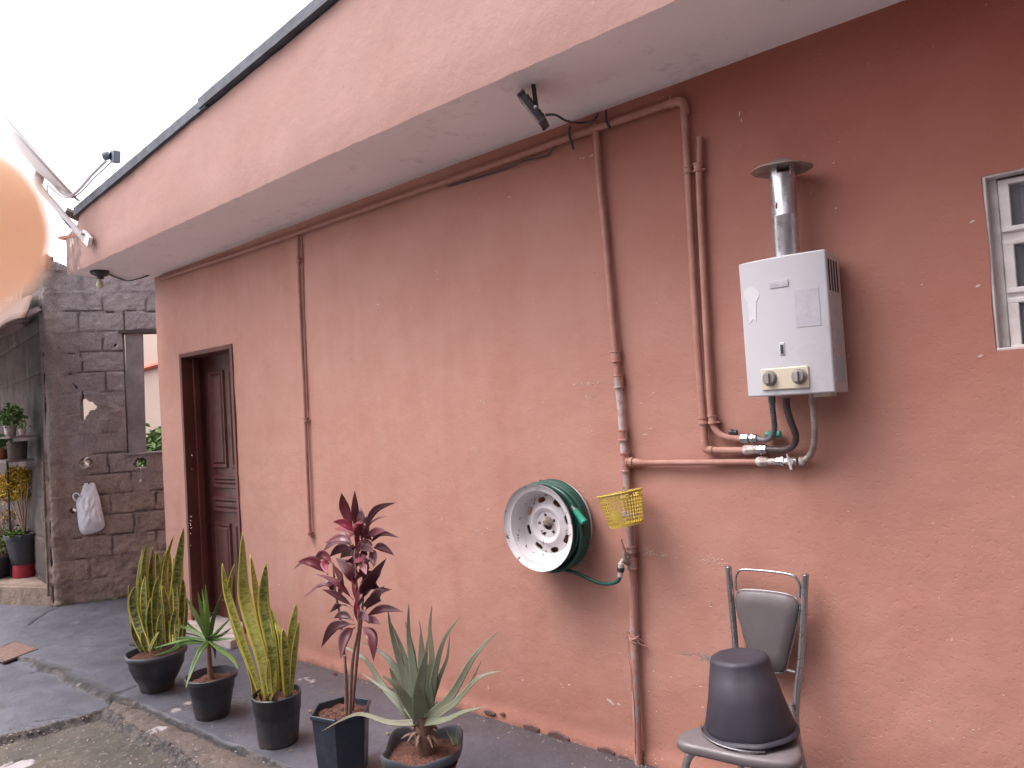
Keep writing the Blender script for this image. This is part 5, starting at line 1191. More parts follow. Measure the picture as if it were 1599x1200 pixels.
# second pipe
cp = thing('heater_pipe', PW(1098, 450, -.03), 'pink pipe with an open upper end, ending at the braided hose', 'pipe')
mb = MB(); mb.tube([PW(1093.5, 218, -.028), PW(1093, 262, -.028)], .013, 10); mb.lathe([(.009, 0), (.015, -.004), (.015, .006), (.009, .008)], PW(1093.5, 217, -.028), (0, 0, 1), 10); mb.build('end', M['darkred'], cp, smooth=True)
mb = MB(); P_ = [PW(a, b, -.028) for a, b in [(1091, 255), (1094, 330), (1099, 430), (1104, 530), (1109, 620), (1112, 655), (1117, 670), (1127, 680), (1140, 684), (1160, 686)]]; mb.tube(P_, .0132, 12, 3); mb.build('tube', M['pipe'], cp, smooth=True)
for a, b in ((1090.5, 262), (1113, 655)): mb = MB(); p = PW(a, b, -.028); fit(mb, p, (0, 0, 1), .017, .036); mb.box(p + Vector((.006, .012, -.012)), (.045, .03, .006)); mb.build('clamp', M['pipe'], cp, smooth=True, auto=30)
mb = MB(); mb.tube([PW(1158, 685, -.03), PW(1170, 685, -.03)], .020, 6); mb.tube([PW(1171, 685, -.03), PW(1183, 684.5, -.03)], .017, 8); mb.tube([PW(1174, 685, -.03), PW(1178, 685, -.03)], .021, 6); mb.build('nut', M['chrome'], cp, bevel=.002)
# main water pipe with tee
wp = thing('water_pipe', PW(985, 850, -.03), 'worn vertical water pipe passing behind the yellow basket, with a branch to the heater valve', 'pipe')
V_ = [(931, 195), (936, 270), (944, 350), (951, 430), (958, 510), (963, 560), (966, 595), (971, 650), (974, 690), (976, 722), (980, 765), (985, 850), (989, 900), (990, 960), (992, 1040), (995, 1120), (998, 1200), (1001, 1290)]
vp = [PW(a, b, -.027) for a, b in V_]; vp[-1].z = 0
mb = MB(); mb.tube(vp[:7], .0155, 12, 4); mb.build('tube', M['pipe'], wp, smooth=True)
mb = MB(); mb.tube(vp[6:10], .0165, 12, 4); mb.build('bare_length', M['bare_pipe'], wp, smooth=True)
mb = MB(); mb.tube(vp[9:], .0172, 12, 4); mb.build('tube', M['worn_pipe'], wp, smooth=True)
for a, b, l, r_ in ((962, 557, .05, .0215), (966.5, 596, .06, .0215), (973, 680, .05, .0215), (976, 722, .085, .0215), (986, 858, .03, .023), (987.5, 880, .05, .023)):
    mb = MB(); fit(mb, PW(a, b, -.027), (0, 0, 1), r_, l); mb.build('coupling', M['worn_pipe'], wp, smooth=True, auto=30)
mb = MB(); mb.tube([PW(982, 722, -.027), PW(1000, 722.5, -.027), PW(1015, 723, -.026), PW(1100, 722.5, -.026), PW(1180, 721.5, -.026), PW(1187, 721.5, -.028)], [.020, .016, .0125, .0125, .012, .012], 12, 3); fit(mb, PW(985, 722, -.027), (1, 0, 0), .0205, .03); mb.build('branch', M['pipe'], wp, smooth=True, auto=35)
mb = MB(); mb.lathe([(.010, 0), (.017, .006), (.019, .02), (.016, .045), (.011, .05)], PW(1181, 721.5, -.028), (1, 0, 0), 7, jit=.004); mb.tube([PW(1194, 721.5, -.028), PW(1214, 721, -.028)], .0125, 10); mb.build('white_joint', M['white_plastic'], wp, smooth=True)
mb = MB(); mb.tube([PW(1213, 720.5, -.03), PW(1226, 720.5, -.03)], .0165, 6); mb.tube([PW(1221, 720.5, -.03), PW(1226, 720.5, -.03)], .021, 6); mb.tube([PW(1226, 720.5, -.03), PW(1246, 720.5, -.03)], .016, 10); mb.build('valve', M['chrome'], wp, bevel=.002)
mb = MB(); c0 = PW(1234, 721, -.055); mb.tube([c0 + Vector((0, .03, 0)), c0], .008, 8); mb.lathe([(.001, .004), (.013, .003), (.013, -.003)], c0, (0, -1, 0), 12); mb.tube([c0, c0 + Vector((.004, -.004, -.030))], [.007, .005], 8); mb.tube([c0, c0 + Vector((-.008, -.004, .028))], [.007, .004], 8); mb.tube([c0, c0 + Vector((-.026, -.002, -.004))], [.006, .004], 8); mb.build('valve_handle', M['white_plastic'], wp, smooth=True)
mb = MB(); mb.lathe([(.009, 0), (.017, .003), (.017, .018), (.010, .026)], PW(1248, 720.5, -.03), (1, 0, 0), 10); mb.build('white_nut', M['white_plastic'], wp, smooth=True)
# tap
tp_ = thing('garden_tap', PW(978, 876, -.06), 'small worn metal tap on the vertical pipe feeding the green hose', 'tap')
mb = MB(); t0 = PW(986, 878, -.03); t1 = PW(974, 876, -.07); mb.tube([t0, PW(980, 877, -.05), t1, PW(970, 882, -.085), PW(969.5, 889, -.09)], [.014, .016, .014, .011, .010], 10, 4); mb.lathe([(.001, .0), (.011, .0), (.012, .02), (.008, .03), (.007, .045)], PW(976, 874, -.065), (0, 0, 1), 10); mb.build('body', M['cap'], tp_, smooth=True)
mb = MB(); a = PW(976, 862, -.065); mb.tube([a, a + Vector((-.006, -.004, .03)), a + Vector((-.012, -.006, .055))], [.007, .005, .004], 8, 3); mb.build('handle', M['worn_pipe'], tp_, smooth=True)
mb = MB(); mb.tube([PW(970.5, 880, -.09), PW(970, 887, -.09)], .0125, 12); mb.build('white_collar', M['white_plastic'], tp_, bevel=.001)
mb = MB(); mb.tube([PW(970, 886, -.09), PW(969.5, 893, -.09)], .016, 12); mb.build('black_collar', M['black_plastic'], tp_, bevel=.002)
mb = MB(); mb.tube([PW(969.5, 892.5, -.09), PW(969, 901, -.09)], .0115, 12); mb.build('hose_tail', M['white_plastic'], tp_, bevel=.001)
# twine on pipe
mb = MB(); rg = random.Random(4)
for k in range(5):
    c = PW(991, 993 + k * 2.2, -.027); R_ = .022; mb.tube([c + Vector((math.cos(a) * R_, math.sin(a) * R_, .01 * math.sin(a * 1 + k))) for a in [i * .7 for i in range(10)]], .002, 5, 2)
for e in ((979, 985), (974, 990), (1012, 1010), (1006, 1003)): mb.tube([PW(990, 994, -.045), PW((990 + e[0]) / 2, e[1] - 3 + rg.uniform(-3, 3), -.03), PW(*e, -.012), PW(e[0] + 2, e[1] + 5, -.01)], .0018, 5, 4)
for e in ((987, 1080, 981), (992, 1178, 984)): mb.tube([PW(982, 990, -.03), PW(e[2], 1020, -.035), PW(e[0] - 2, (1020 + e[1]) / 2, -.047), PW(e[0], e[1], -.045)], .0018, 5, 5)
tag(mb.build('twine', M['twine'], None, smooth=True), 'frayed pink twine knotted around the lower part of the worn vertical pipe', 'twine')

# ================================================================== WATER HEATER
hx0, hx1 = -1.056, -.748; hz0, hz1 = 1.572, 2.066; HYB, HYF = -.03, -.185
ht = thing('water_heater', (-.9, -.03, 1.57), 'white gas water heater with two grey knobs and a metal flue on the pink wall', 'water heater')
mb = MB(); n = 20
def yfront(x): q = (x - hx0) / (hx1 - hx0) * 2 - 1; return HYF - .022 * (1 - q * q)
v = []
for z in (hz0, hz1):
    for i in range(n + 1): x = hx0 + (hx1 - hx0) * i / n; v.append((x, yfront(x), z))
    v += [(hx1 + .0, -.098, z), (hx0 + .0, -.098, z)]
k_ = n + 3
f = [tuple(range(k_ - 1, -1, -1)), tuple(range(k_, 2 * k_))] + [(i, (i + 1) % k_, k_ + (i + 1) % k_, k_ + i) for i in range(k_)]
mb.add(v, f); cover = mb.build('cover', M['white_enamel'], ht, bevel=.006, seg=3)
mb = MB(); mb.box(((hx0 + hx1) / 2 + .002, (-.099 + HYB) / 2, (hz0 + hz1) / 2 - .004), (hx1 - hx0 - .004, .069, hz1 - hz0 - .006)); mb.build('back_casing', pbr('casing_enamel', (.56, .50, .49), (.48, .42, .41), .4, 6), ht, bevel=.004)
def hf(px, py, off=0.0): # on curved front
    p = PW(px, py, HYF - .015)
    for _ in range(3): p = PW(px, py, yfront(p.x) - off)
    return p
def curved(name, mat, px0, py0, px1, py1, th=.003, bev=.001, off=0.0, par=None):
    a, b = hf(px0, py0), hf(px1, py1); xa, xb, za, zb = a.x, b.x, b.z, a.z; n = 10; v = []
    for i in range(n + 1):
        x = xa + (xb - xa) * i / n
        for (yy, zz) in ((yfront(x) - th - off, za), (yfront(x) - th - off, zb), (yfront(x) + .001, zb), (yfront(x) + .001, za)): v.append((x, yy, zz))
    f = [(0, 1, 2, 3), (4 * n + 3, 4 * n + 2, 4 * n + 1, 4 * n)]
    for i in range(n):
        for k in range(4): f.append((4 * i + k, 4 * i + 4 + k, 4 * i + 4 + (k + 1) % 4, 4 * i + (k + 1) % 4))
    mb = MB(); mb.add(v, f); return mb.build(name, mat, par or ht, bevel=bev)
curved('knob_panel', M['cream_plastic'], 1189, 577, 1266, 606, .007, .004)
curved('badge', M['sticker'], 1202, 441, 1232, 447, .003, .001)
curved('faded_sticker', M['sticker'], 1240, 454, 1283, 508, .0012, .0003)
mb = MB()
for k in range(2): q = hf(1217, 442.8 + 2.6 * k, .0034); mb.box(q, (.062, .0012, .0022))
mb.build('badge_ridge', M['ghost'], ht)
# ribbon shaped residue
mb = MB()
def on_front(L, th=.0012):
    P_ = [hf(a, b, 0) for a, b in L]; n = len(P_); fr = [p + Vector((0, -th, 0)) for p in P_]; bk = [p + Vector((0, .001, 0)) for p in P_]
    mb.add(fr + bk, [tuple(range(n)), tuple(range(2 * n - 1, n - 1, -1))] + [(i, (i + 1) % n, n + (i + 1) % n, n + i) for i in range(n)])
cxr, cyr = 1174, 461
on_front([(cxr + 11.5 * (1 + .08 * (k % 2)) * math.cos(a), cyr + 11.5 * (1 + .08 * (k % 2)) * math.sin(a)) for k, a in enumerate([2 * math.pi * i / 24 for i in range(24)])])
on_front([(1168, 471), (1181, 470), (1182, 503), (1176, 499), (1171, 506)], .0016)
mb.build('ribbon_residue', M['ghost'], ht)
for (a, b) in ((1203, 591), (1248, 588)):
    c = hf(a, b, .007); kb = MB(); s_ = depth(c) / FPX
    kb.lathe([(.001, .003), (11.5 * s_, .003), (12.5 * s_, 0)], c, (0, -1, 0), 32); kb.lathe([(10 * s_, .001), (9.6 * s_, .016), (8.6 * s_, .019), (.001, .019)], c, (0, -1, 0), 32)
    ko = kb.build('knob', M['grey_knob'], ht, smooth=True, auto=30)
    kg = MB(); kg.box(c + Vector((0, -.023, 0)), (.010, .012, 17 * s_)); kg.build('knob_grip', pbr('knob_grip', (.34, .31, .30), None, .35), ko, bevel=.002)
c = hf(1222, 545, 0); mb = MB(); mb.box(c + Vector((0, 0, 0)), (.020, .006, .046)); mb.build('viewing_window', M['white_enamel'], ht, bevel=.003)
mb = MB(); mb.box(c + Vector((0.0, -.0035, -.002)), (.010, .003, .032)); mb.build('dark_glass', M['slot'], ht, bevel=.001)
# side louvres
sx = hx1 + .0006
def sidebox(mb, y0, y1, z0, z1, th=.002): mb.box((sx + th / 2 - .0008, (y0 + y1) / 2, (z0 + z1) / 2), (th, abs(y1 - y0), abs(z1 - z0)))
mb = MB()
for k in range(4): sidebox(mb, -.165 + k * .030, -.153 + k * .030, 1.925 + .0, 2.035)
mb.build('louvre', M['slot'], ht)
mb = MB()
for k in range(8): sidebox(mb, -.158 + k * .013, -.153 + k * .013, 1.605, 1.695)
mb.build('lower_louvre', M['sticker'], ht)
mb = MB(); sidebox(mb, -.145, -.085, 1.735, 1.79); sidebox(mb, -.15, -.085, 1.83, 1.91, .0012); mb.build('rating_plate', M['sticker'], ht)
mb = MB(); mb.box(((hx1 + hx0) / 2 + .09, -.09, hz0 - .006), (.06, .07, .014)); mb.build('bottom_trim', M['cream_plastic'], ht, bevel=.003)
fc = PW(1226, 335, -.115); fxc = -.886
b_ = PW(1229, 394, -.115); t_ = PW(1222, 274, -.115); axf = (t_ - b_).normalized(); b_ = b_ - axf * .03
mb = MB(); rF = .0445; Lf = (t_ - b_).length
mb.lathe([(rF, 0), (rF, Lf * .5), (rF + .0012, Lf * .505), (rF + .0012, Lf * .52), (rF, Lf * .525), (rF, Lf), (rF - .004, Lf), (rF - .004, Lf - .05)], b_, axf, 36); fo = mb.build('flue', M['steel'], ht, smooth=True, auto=60)
for a in (math.radians(250), math.radians(340), math.radians(70), math.radians(160)): 
    mb = MB(); d = Vector((math.cos(a), math.sin(a), 0)) * rF; mb.box(t_ + d * .96 + axf * .018, (.022, .003, .05), Matrix.Rotation(a + math.pi / 2, 3, 'Z')); mb.build('cap_strut', M['steel'], fo)
ct = t_ + axf * .026
mb = MB(); mb.lathe([(.001, .040), (.012, .036), (.06, .014), (.106, -.004), (.107, -.008), (.103, -.008), (.06, .008), (.03, -.006), (.001, -.012)], ct, (axf + Vector((.03, 0, 0))).normalized(), 36, jit=.006); mb.build('flue_cap', M['cap'], fo, smooth=True, auto=60)
mb = MB(); c = b_ + axf * Lf * .63 + Vector((-.012, -rF - .0005, 0)); mb.box(c, (.004, .003, .02), Matrix.Rotation(.2, 3, 'Y')); mb.build('red_mark', M['red_trim'], fo)
# hoses below the heater
def hz(px, py, y): return PW(px, py, y)
mb = MB(); P_ = [hz(1206, 622, -.11), hz(1207, 640, -.10), hz(1209, 655, -.09), hz(1210, 668, -.07), hz(1207, 680, -.05), hz(1198, 687, -.04), hz(1190, 687, -.035), hz(1182, 684.5, -.03)]; mb.tube(P_, [.0105] * 8, 12, 8)
mb.tube([P_[0] + Vector((0, 0, .02)), hz(1206, 629, -.108)], .014, 8); tag(mb.build('braided_hose', M['braid'], None, smooth=True), 'short braided hose curving left under the heater beside the green plug', 'hose')
mb = MB(); P_ = [hz(1228, 622, -.11), hz(1230, 640, -.11), hz(1236, 660, -.10), hz(1243, 680, -.08), hz(1240, 695, -.05), hz(1228, 702, -.035), hz(1212, 702.5, -.03), hz(1196, 702, -.03)]; mb.tube(P_, .0125, 12, 8)
tag(mb.build('rubber_hose', M['dark_rubber'], None, smooth=True), 'dark brown rubber hose looping from the middle of the heater bottom', 'hose')
mb = MB(); P_ = [hz(1269, 618, -.11), hz(1270, 640, -.11), hz(1272, 665, -.10), hz(1272, 690, -.08), hz(1267, 708, -.055), hz(1258, 718, -.04), hz(1250, 720.5, -.032)]
Q_, _ = catmull(P_, [0] * 7, 16); mb.tube(Q_, [.0095 + .0022 * (1 if i % 3 == 0 else 0) for i in range(len(Q_))], 12); mb.tube([P_[0] + Vector((0, 0, .02)), hz(1269, 634, -.11)], .012, 10)
tag(mb.build('corrugated_hose', M['cap'], None, smooth=True, auto=80), 'thin corrugated metal hose under the right side of the heater', 'hose')
mb = MB(); mb.lathe([(.001, 0), (.013, 0), (.014, -.02), (.011, -.024), (.011, -.055), (.001, -.058)], PW(1197, 679, -.02), (-1, 0, .05), 14); mb.lathe([(.001, 0), (.010, 0), (.010, .025), (.001, .03)], PW(1209, 678, -.02), (1, 0, .1), 14)
tag(mb.build('green_plug', M['green_plastic'], None, smooth=True), 'bright green plastic plug on the wall behind the braided hose', 'plug')
mb = MB(); mb.lathe([(.001, 0), (.014, 0), (.015, -.012), (.012, -.016), (.012, -.03), (.001, -.032)], PW(1140, 676, -.02), (-1, 0, .05), 14)
tag(mb.build('black_plug', M['black_plastic'], None, smooth=True), 'small black plug sticking out of the wall left of the green one', 'plug')

# ================================================================== WHEEL AND HOSE
wc_ = PW(840, 824, -.165); Rw = 67.5 * depth(wc_) / FPX
wh = thing('wheel_rim', Vector((wc_.x, -.02, wc_.z)), 'white painted steel wheel rim fixed to the wall as a hose holder', 'wheel')
yF, yB = -.165, -.012; cw = Vector((wc_.x, 0, wc_.z)); D_ = lambda y: -y   # heights measured along -Y
mb = MB(); pr = [(Rw - .030, .155), (Rw - .014, .158), (Rw - .003, .167), (Rw + .001, .172), (Rw, .164), (Rw - .009, .152), (Rw - .016, .142), (Rw - .030, .134), (Rw - .040, .12), (Rw - .042, .060), (Rw - .028, .045), (Rw - .012, .030), (Rw, .022), (Rw + .001, .014), (Rw - .006, .016), (Rw - .02, .028), (Rw - .046, .06), (Rw - .046, .128), (Rw - .034, .142), (Rw - .030, .155)]
mb.lathe(pr, cw, (0, -1, 0), 72); mb.build('barrel', M['wheel'], wh, smooth=True, auto=50)
mb = MB(); dp = [(r_, h_ + .018) for r_, h_ in [(Rw - .045, .100), (Rw - .052, .078), (Rw - .064, .066), (Rw - .085, .070), (.082, .086), (.070, .082), (.060, .074), (.027, .072), (.025, .064), (.060, .066), (.072, .075), (.082, .079), (Rw - .085, .063), (Rw - .064, .059), (Rw - .050, .072), (Rw - .045, .100)]]
mb.lathe(dp, cw, (0, -1, 0), 72); disc = mb.build('disc', M['wheel'], wh, smooth=True, auto=50)
cuts = []
for k in range(8):
    a = 2 * math.pi * k / 8 + .25; c = cw + Vector((math.cos(a) * .118, -.09, math.sin(a) * .118)); m_ = MB(); n = 20; pl_ = []
    for i in range(n):
        b = 2 * math.pi * i / n; x = math.cos(b) * .0125; y = math.sin(b) * .0125 + (.011 if math.sin(b) > 0 else -.011)
        pl_.append(c + Vector((math.cos(a) * x - math.sin(a) * y, .03, math.sin(a) * x + math.cos(a) * y)))
    m_.prism(pl_, (0, -.06, 0)); cuts.append(m_.build('cutter', None))
for k in range(5):
    a = 2 * math.pi * k / 5 + .5; m_ = MB(); m_.lathe([(.0085, -.04), (.0085, .04)], cw + Vector((math.cos(a) * .046, -.09, math.sin(a) * .046)), (0, -1, 0), 14, close=True); cuts.append(m_.build('cutter', None))
cut(disc, cuts)
for p in disc.data.polygons: p.use_smooth = False
bm = bmesh.new(); bm.from_mesh(disc.data)
for e in bm.edges: e.smooth = not (len(e.link_faces) == 2 and e.calc_face_angle(0) > .6)
for f_ in bm.faces: f_.smooth = True
bm.to_mesh(disc.data); bm.free()
mb = MB(); c = cw + Vector((.016, -.018, .018)); mb.lathe([(.001, .115), (.010, .115), (.011, .108), (.011, .02)], c, (0, -1, 0), 12); mb.lathe([(.001, .0845), (.022, .0845), (.022, .081), (.001, .081)], c, (0, -1, 0), 20); mb.lathe([(.001, .100), (.013, .100), (.013, .090), (.018, .089), (.018, .086)], c, (0, -1, 0), 6); mb.build('mounting_bolt', M['cap'], wh, bevel=.001)
# hose coil
hc = thing('garden_hose', Vector((cw.x, -.09, cw.z)), 'dark green garden hose wound behind the white wheel rim and joined to the tap', 'hose')
mb = MB(); rh = .0095; rg = random.Random(5)
for k in range(15):
    lay = k % 3; yy = -.042 - (k // 3) * .0185; rr0 = Rw - .030 + lay * .0165; P_ = []
    ph = rg.uniform(0, 6)
    for i in range(49):
        a = 2 * math.pi * i / 48; r_ = rr0 + .004 * math.sin(2 * a + ph) - .006 * math.sin(a) * (lay == 2)
        P_.append(cw + Vector((math.cos(a) * r_ + (.006 if lay == 2 else 0), yy + .005 * math.sin(a + ph), math.sin(a) * r_)))
    mb.tube(P_, rh, 8, cap=False)
mb.build('coil', M['hose'], hc, smooth=True)
mb = MB(); P_ = [PW(862, 760, -.12), PW(880, 771, -.13), PW(893, 786, -.13), PW(899, 797, -.13)]; P0 = cw + Vector((-.02, -.10, Rw + .004)); mb.tube([P0] + P_, rh, 10, 5); mb.build('loose_end', M['hose'], hc, smooth=True)
mb = MB(); a, b = PW(898, 796, -.13), PW(913, 817, -.13); d = (b - a).normalized(); L_ = (b - a).length; mb.lathe([(.008, 0), (.014, .003), (.0155, L_ * .6), (.018, L_ * .95), (.014, L_), (.006, L_ * .9)], a, d, 14); mb.build('connector', M['green_plastic'], hc, smooth=True)
mb = MB(); a, b = PW(894, 791, -.13), PW(899, 798, -.13); mb.tube([a, b], .013, 10); mb.build('clamp', M['chrome'], hc, smooth=True)
mb = MB(); P_ = [cw + Vector((-.03, -.075, -Rw - .0)), PW(872, 889, -.085), PW(890, 892, -.08), PW(905, 897, -.07), PW(922, 905, -.06), PW(938, 911, -.06), PW(955, 911.5, -.075), PW(966, 907, -.088), PW(969, 899, -.09)]; mb.tube(P_, .0085, 10, 7); mb.build('feed_length', M['hose'], hc, smooth=True)

# ================================================================== YELLOW BASKET
bc_ = PW(971, 797, -.135); sbk = depth(bc_) / FPX
bk = thing('yellow_basket', bc_, 'small yellow perforated plastic basket hung on the vertical pipe beside the wheel rim', 'basket')
T_ = PW(968, 770, -.135); B_ = PW(979, 821, -.135); axb = (T_ - B_).normalized(); hb = (T_ - B_).length; rt, rb = 35.5 * sbk, 26.5 * sbk; rt = min(rt, .112)
ub = axb.cross(Vector((0, 1, 0))).normalized(); wb_ = axb.cross(ub).normalized()
def bpnt(a, q): r_ = rb + (rt - rb) * q; return B_ + axb * hb * q + (ub * math.cos(a) + wb_ * math.sin(a)) * r_
mb = MB(); NS = 40
def bquad(a0, a1, q0, q1, th=.002):
    P_ = [bpnt(a0, q0), bpnt(a1, q0), bpnt(a1, q1), bpnt(a0, q1)]; m2 = [p - (p - (B_ + axb * hb * ((q0 + q1) / 2))).normalized() * th for p in P_]
    mb.add(P_ + m2, [(0, 1, 2, 3), (7, 6, 5, 4), (0, 4, 5, 1), (1, 5, 6, 2), (2, 6, 7, 3), (3, 7, 4, 0)])
rowsq = [(.0, .09), (.17, .195), (.275, .30), (.38, .40), (.485, .505), (.59, .61), (.69, .71), (.80, .84)]
for a_i in range(NS):
    a0 = 2 * math.pi * a_i / NS; wd_ = 2 * math.pi / NS
    for q0, q1 in rowsq: bquad(a0, a0 + wd_, q0, q1)
    bquad(a0, a0 + wd_ * .36, .05, .85)
mb.build('lattice', M['yellow'], bk)
mb = MB()
for a_i in range(NS):
    a0 = 2 * math.pi * a_i / NS; wd_ = 2 * math.pi / NS; bquad(a0, a0 + wd_, .945, 1.0, .003)
    if a_i % 4 < 2: bquad(a0, a0 + wd_ * .5, .83, .95)
    if a_i % 4 == 3: bquad(a0, a0 + wd_, .87, .91)
P_ = [bpnt(2 * math.pi * k / 40, 1.0) for k in range(41)]; mb.tube(P_, .0032, 6, cap=False); mb.build('rim', M['yellow'], bk, smooth=True, auto=30)
mb = MB()
for sgn, q in ((0, 1),):
    ring = [bpnt(2 * math.pi * k / 32, .0) for k in range(32)]; mb.add(ring + [p + axb * .003 for p in ring], [tuple(range(32)), tuple(range(63, 31, -1))] + [(k, (k + 1) % 32, 32 + (k + 1) % 32, 32 + k) for k in range(32)])
mb.build('bottom', M['yellow'], bk)
# solid oval plate on the front left
vdir = (Vector(CAM) - B_).normalized(); af = math.atan2(vdir.dot(wb_), vdir.dot(ub))
def plate(da, q, ra, rq, nm='plate', mt=None):
    m_ = MB(); n = 28; P_ = []
    for k in range(n): b = 2 * math.pi * k / n; P_.append((af + da + ra * math.cos(b), q + rq * math.sin(b)))
    o_ = [bpnt(a, qq) + (bpnt(a, qq) - (B_ + axb * hb * qq)).normalized() * .0012 for a, qq in P_]; cen_ = sum(o_, Vector()) / len(o_) + (Vector(CAM) - B_).normalized() * .0035
    m_.add(o_ + [cen_], [(k, (k + 1) % n, n) for k in range(n)]); return m_.build(nm, mt or M['yellow'], bk, smooth=True, auto=False, solid=.001)
def side_sign():  # find which angular sense moves left in the picture
    p0, p1 = bpnt(af, .5), bpnt(af + .3, .5); return 1 if (p1 - p0).dot(CR) < 0 else -1
sg = side_sign(); pm = MB(); mbs = mb; mb = pm
for ia in range(24):
    for iq in range(12):
        a0 = af + sg * .42 - .36 + .03 * ia; q0 = .15 + .03 * iq
        if ((a0 + .015 - af - sg * .42) / .33) ** 2 + ((q0 + .015 - .33) / .17) ** 2 < 1: bquad(a0, a0 + .03, q0, q0 + .03, .0022)
pm.build('plate', M['yellow'], bk)
mb = MB(); rg = random.Random(8)
for k in range(26):
    a = af - sg * rg.uniform(-.1, .75); q = .38 + rg.gauss(0, .06) - .12 * (abs(a - af)); p = bpnt(a, q); nn = (p - (B_ + axb * hb * q)).normalized(); p = p + nn * .001
    m1 = (ub * -math.sin(a) + wb_ * math.cos(a)); s_ = rg.uniform(.003, .007); mb.add([p - m1 * s_, p - axb * s_ * .6, p + m1 * s_, p + axb * s_ * .6, p + nn * .001], [(0, 1, 4), (1, 2, 4), (2, 3, 4), (3, 0, 4)])
mb.build('paint_splash', M['chip'], bk)
mb = MB(); a = PW(968, 768, -.05); mb.tube([PW(979, 766, -.05), PW(976, 762, -.04), PW(972, 764, -.06), PW(971, 770, -.08)], .003, 6, 4); mb.build('hook', M['cap'], bk, smooth=True)

# ================================================================== CHAIR AND BUCKET
cy = -.075
ch = thing('metal_chair', (-1.03, -.3, 0), 'grey padded chair with chromed tube frame standing against the pink wall', 'chair')
SZ = .455
lt, lm, lb = PW(1138, 886, -.055), PW(1150, 1022, -.085), PW(1158, 1140, -.12)
rt_, rm, rb_ = PW(1258, 898, -.055), PW(1252, 1020, -.085), PW(1243, 1118, -.12)
for pts in ((lt, lm, lb, Vector((lb.x - .01, -.12, .25)), Vector((lb.x - .03, -.08, .005))), (rt_, rm, rb_, Vector((rb_.x + .01, -.12, .25)), Vector((rb_.x + .03, -.08, .005)))):
    mb = MB(); mb.tube(pts, .0125, 14, 6); mb.lathe([(.001, .006), (.009, .005), (.0128, .001), (.0128, -.006)], pts[0], (0, 0, 1), 14); mb.build('post', M['chrome'], ch, smooth=True)
mb = MB(); yh = -.06
P_ = [PW(a, b, yh) for a, b in [(1150, 922), (1149, 905), (1152, 895), (1160, 890), (1195, 892), (1232, 897), (1244, 903), (1249, 915), (1248.5, 934)]]; mb.tube(P_, .0052, 10, 5); mb.build('top_hoop', M['chrome'], ch, smooth=True)
# backrest pad
BO = [(1150, 938), (1151, 929), (1157, 923), (1170, 922), (1200, 924.5), (1228, 929), (1240, 935), (1246.5, 945), (1247, 956), (1240, 990), (1231, 1025), (1227, 1044), (1220, 1050), (1195, 1048), (1180, 1042), (1172, 1028), (1160, 985), (1151, 952)]
mb = MB(); outer = [PW(a, b, -.072) for a, b in BO]; cen = sum(outer, Vector()) / len(outer); n = len(outer)
def ring(sc_, y): return [Vector((cen.x + (p.x - cen.x) * sc_, y + .0 * p.z, cen.z + (p.z - cen.z) * sc_)) for p in outer]
R4_ = ring(.93, -.058) + ring(1.0, -.062) + ring(1.0, -.074) + ring(.95, -.084) + ring(.6, -.088)
f = [tuple(range(n - 1, -1, -1)), tuple(range(4 * n, 5 * n))]
for i in range(4):
    for k in range(n): f.append((i * n + k, i * n + (k + 1) % n, (i + 1) * n + (k + 1) % n, (i + 1) * n + k))
mb.add(R4_, f); mb.build('backrest', M['seat'], ch, smooth=True, auto=70)
mb = MB(); o2 = [Vector((p.x, -.066, p.z)) for p in ring(1.012, 0)]; mb.tube(o2 + [o2[0]], .0042, 8, 2, cap=False)
mb.tube([PW(1228, 1046, -.07), PW(1243, 1050, -.085)], .005, 8); mb.build('backrest_piping', M['chrome'], ch, smooth=True)
# seat
SO = [PG(a, b, SZ) for a, b in [(1057, 1155), (1060, 1147), (1075, 1139), (1100, 1131)]] + [Vector((lb.x - .012, -.16, SZ)), Vector((lb.x + .01, -.135, SZ)), Vector((rb_.x - .01, -.135, SZ)), Vector((rb_.x + .012, -.16, SZ))] + [PG(a, b, SZ) for a, b in [(1251, 1168), (1252, 1180), (1240, 1190), (1210, 1190), (1160, 1183), (1110, 1172), (1070, 1163)]]
cs = sum(SO, Vector()) / len(SO)
P_, _ = catmull(SO + [SO[0]], [0] * (len(SO) + 1), 4); P_ = P_[:-1]; n = len(P_); mb = MB(); v = []
for sc_, z in ((.9, -.030), (.98, -.030), (1.0, -.024), (1.0, -.010), (.985, -.002), (.93, .003), (.6, .007), (.2, .008)): v += [Vector((cs.x + (p.x - cs.x) * sc_, cs.y + (p.y - cs.y) * sc_, SZ + z)) for p in P_]
f = [tuple(range(n - 1, -1, -1)), tuple(range(7 * n, 8 * n))]
for i in range(7):
    for k in range(n): f.append((i * n + k, i * n + (k + 1) % n, (i + 1) * n + (k + 1) % n, (i + 1) * n + k))
mb.add(v, f); mb.build('seat', M['seat'], ch, smooth=True, auto=70)
xa, xb_, yf = cs.x - .16, cs.x + .13, min(p.y for p in P_)
for x0_, sx_ in ((SO[0].x + .035, -1), (SO[9].x - .03, 1)):
    mb = MB(); y_ = SO[0].y + .06 if sx_ < 0 else SO[9].y + .05
    mb.tube([Vector((x0_ - sx_ * .09, y_ + .05, SZ - .036)), Vector((x0_ - sx_ * .03, y_ + .0, SZ - .038)), Vector((x0_ + sx_ * .0, y_ - .02, SZ - .05)), Vector((x0_ + sx_ * .025, y_ - .03, SZ - .10)), Vector((x0_ + sx_ * .045, y_ - .045, .22)), Vector((x0_ + sx_ * .06, y_ - .06, .005))], .0125, 14, 6)
    mb.build('leg', M['chrome'], ch, smooth=True)
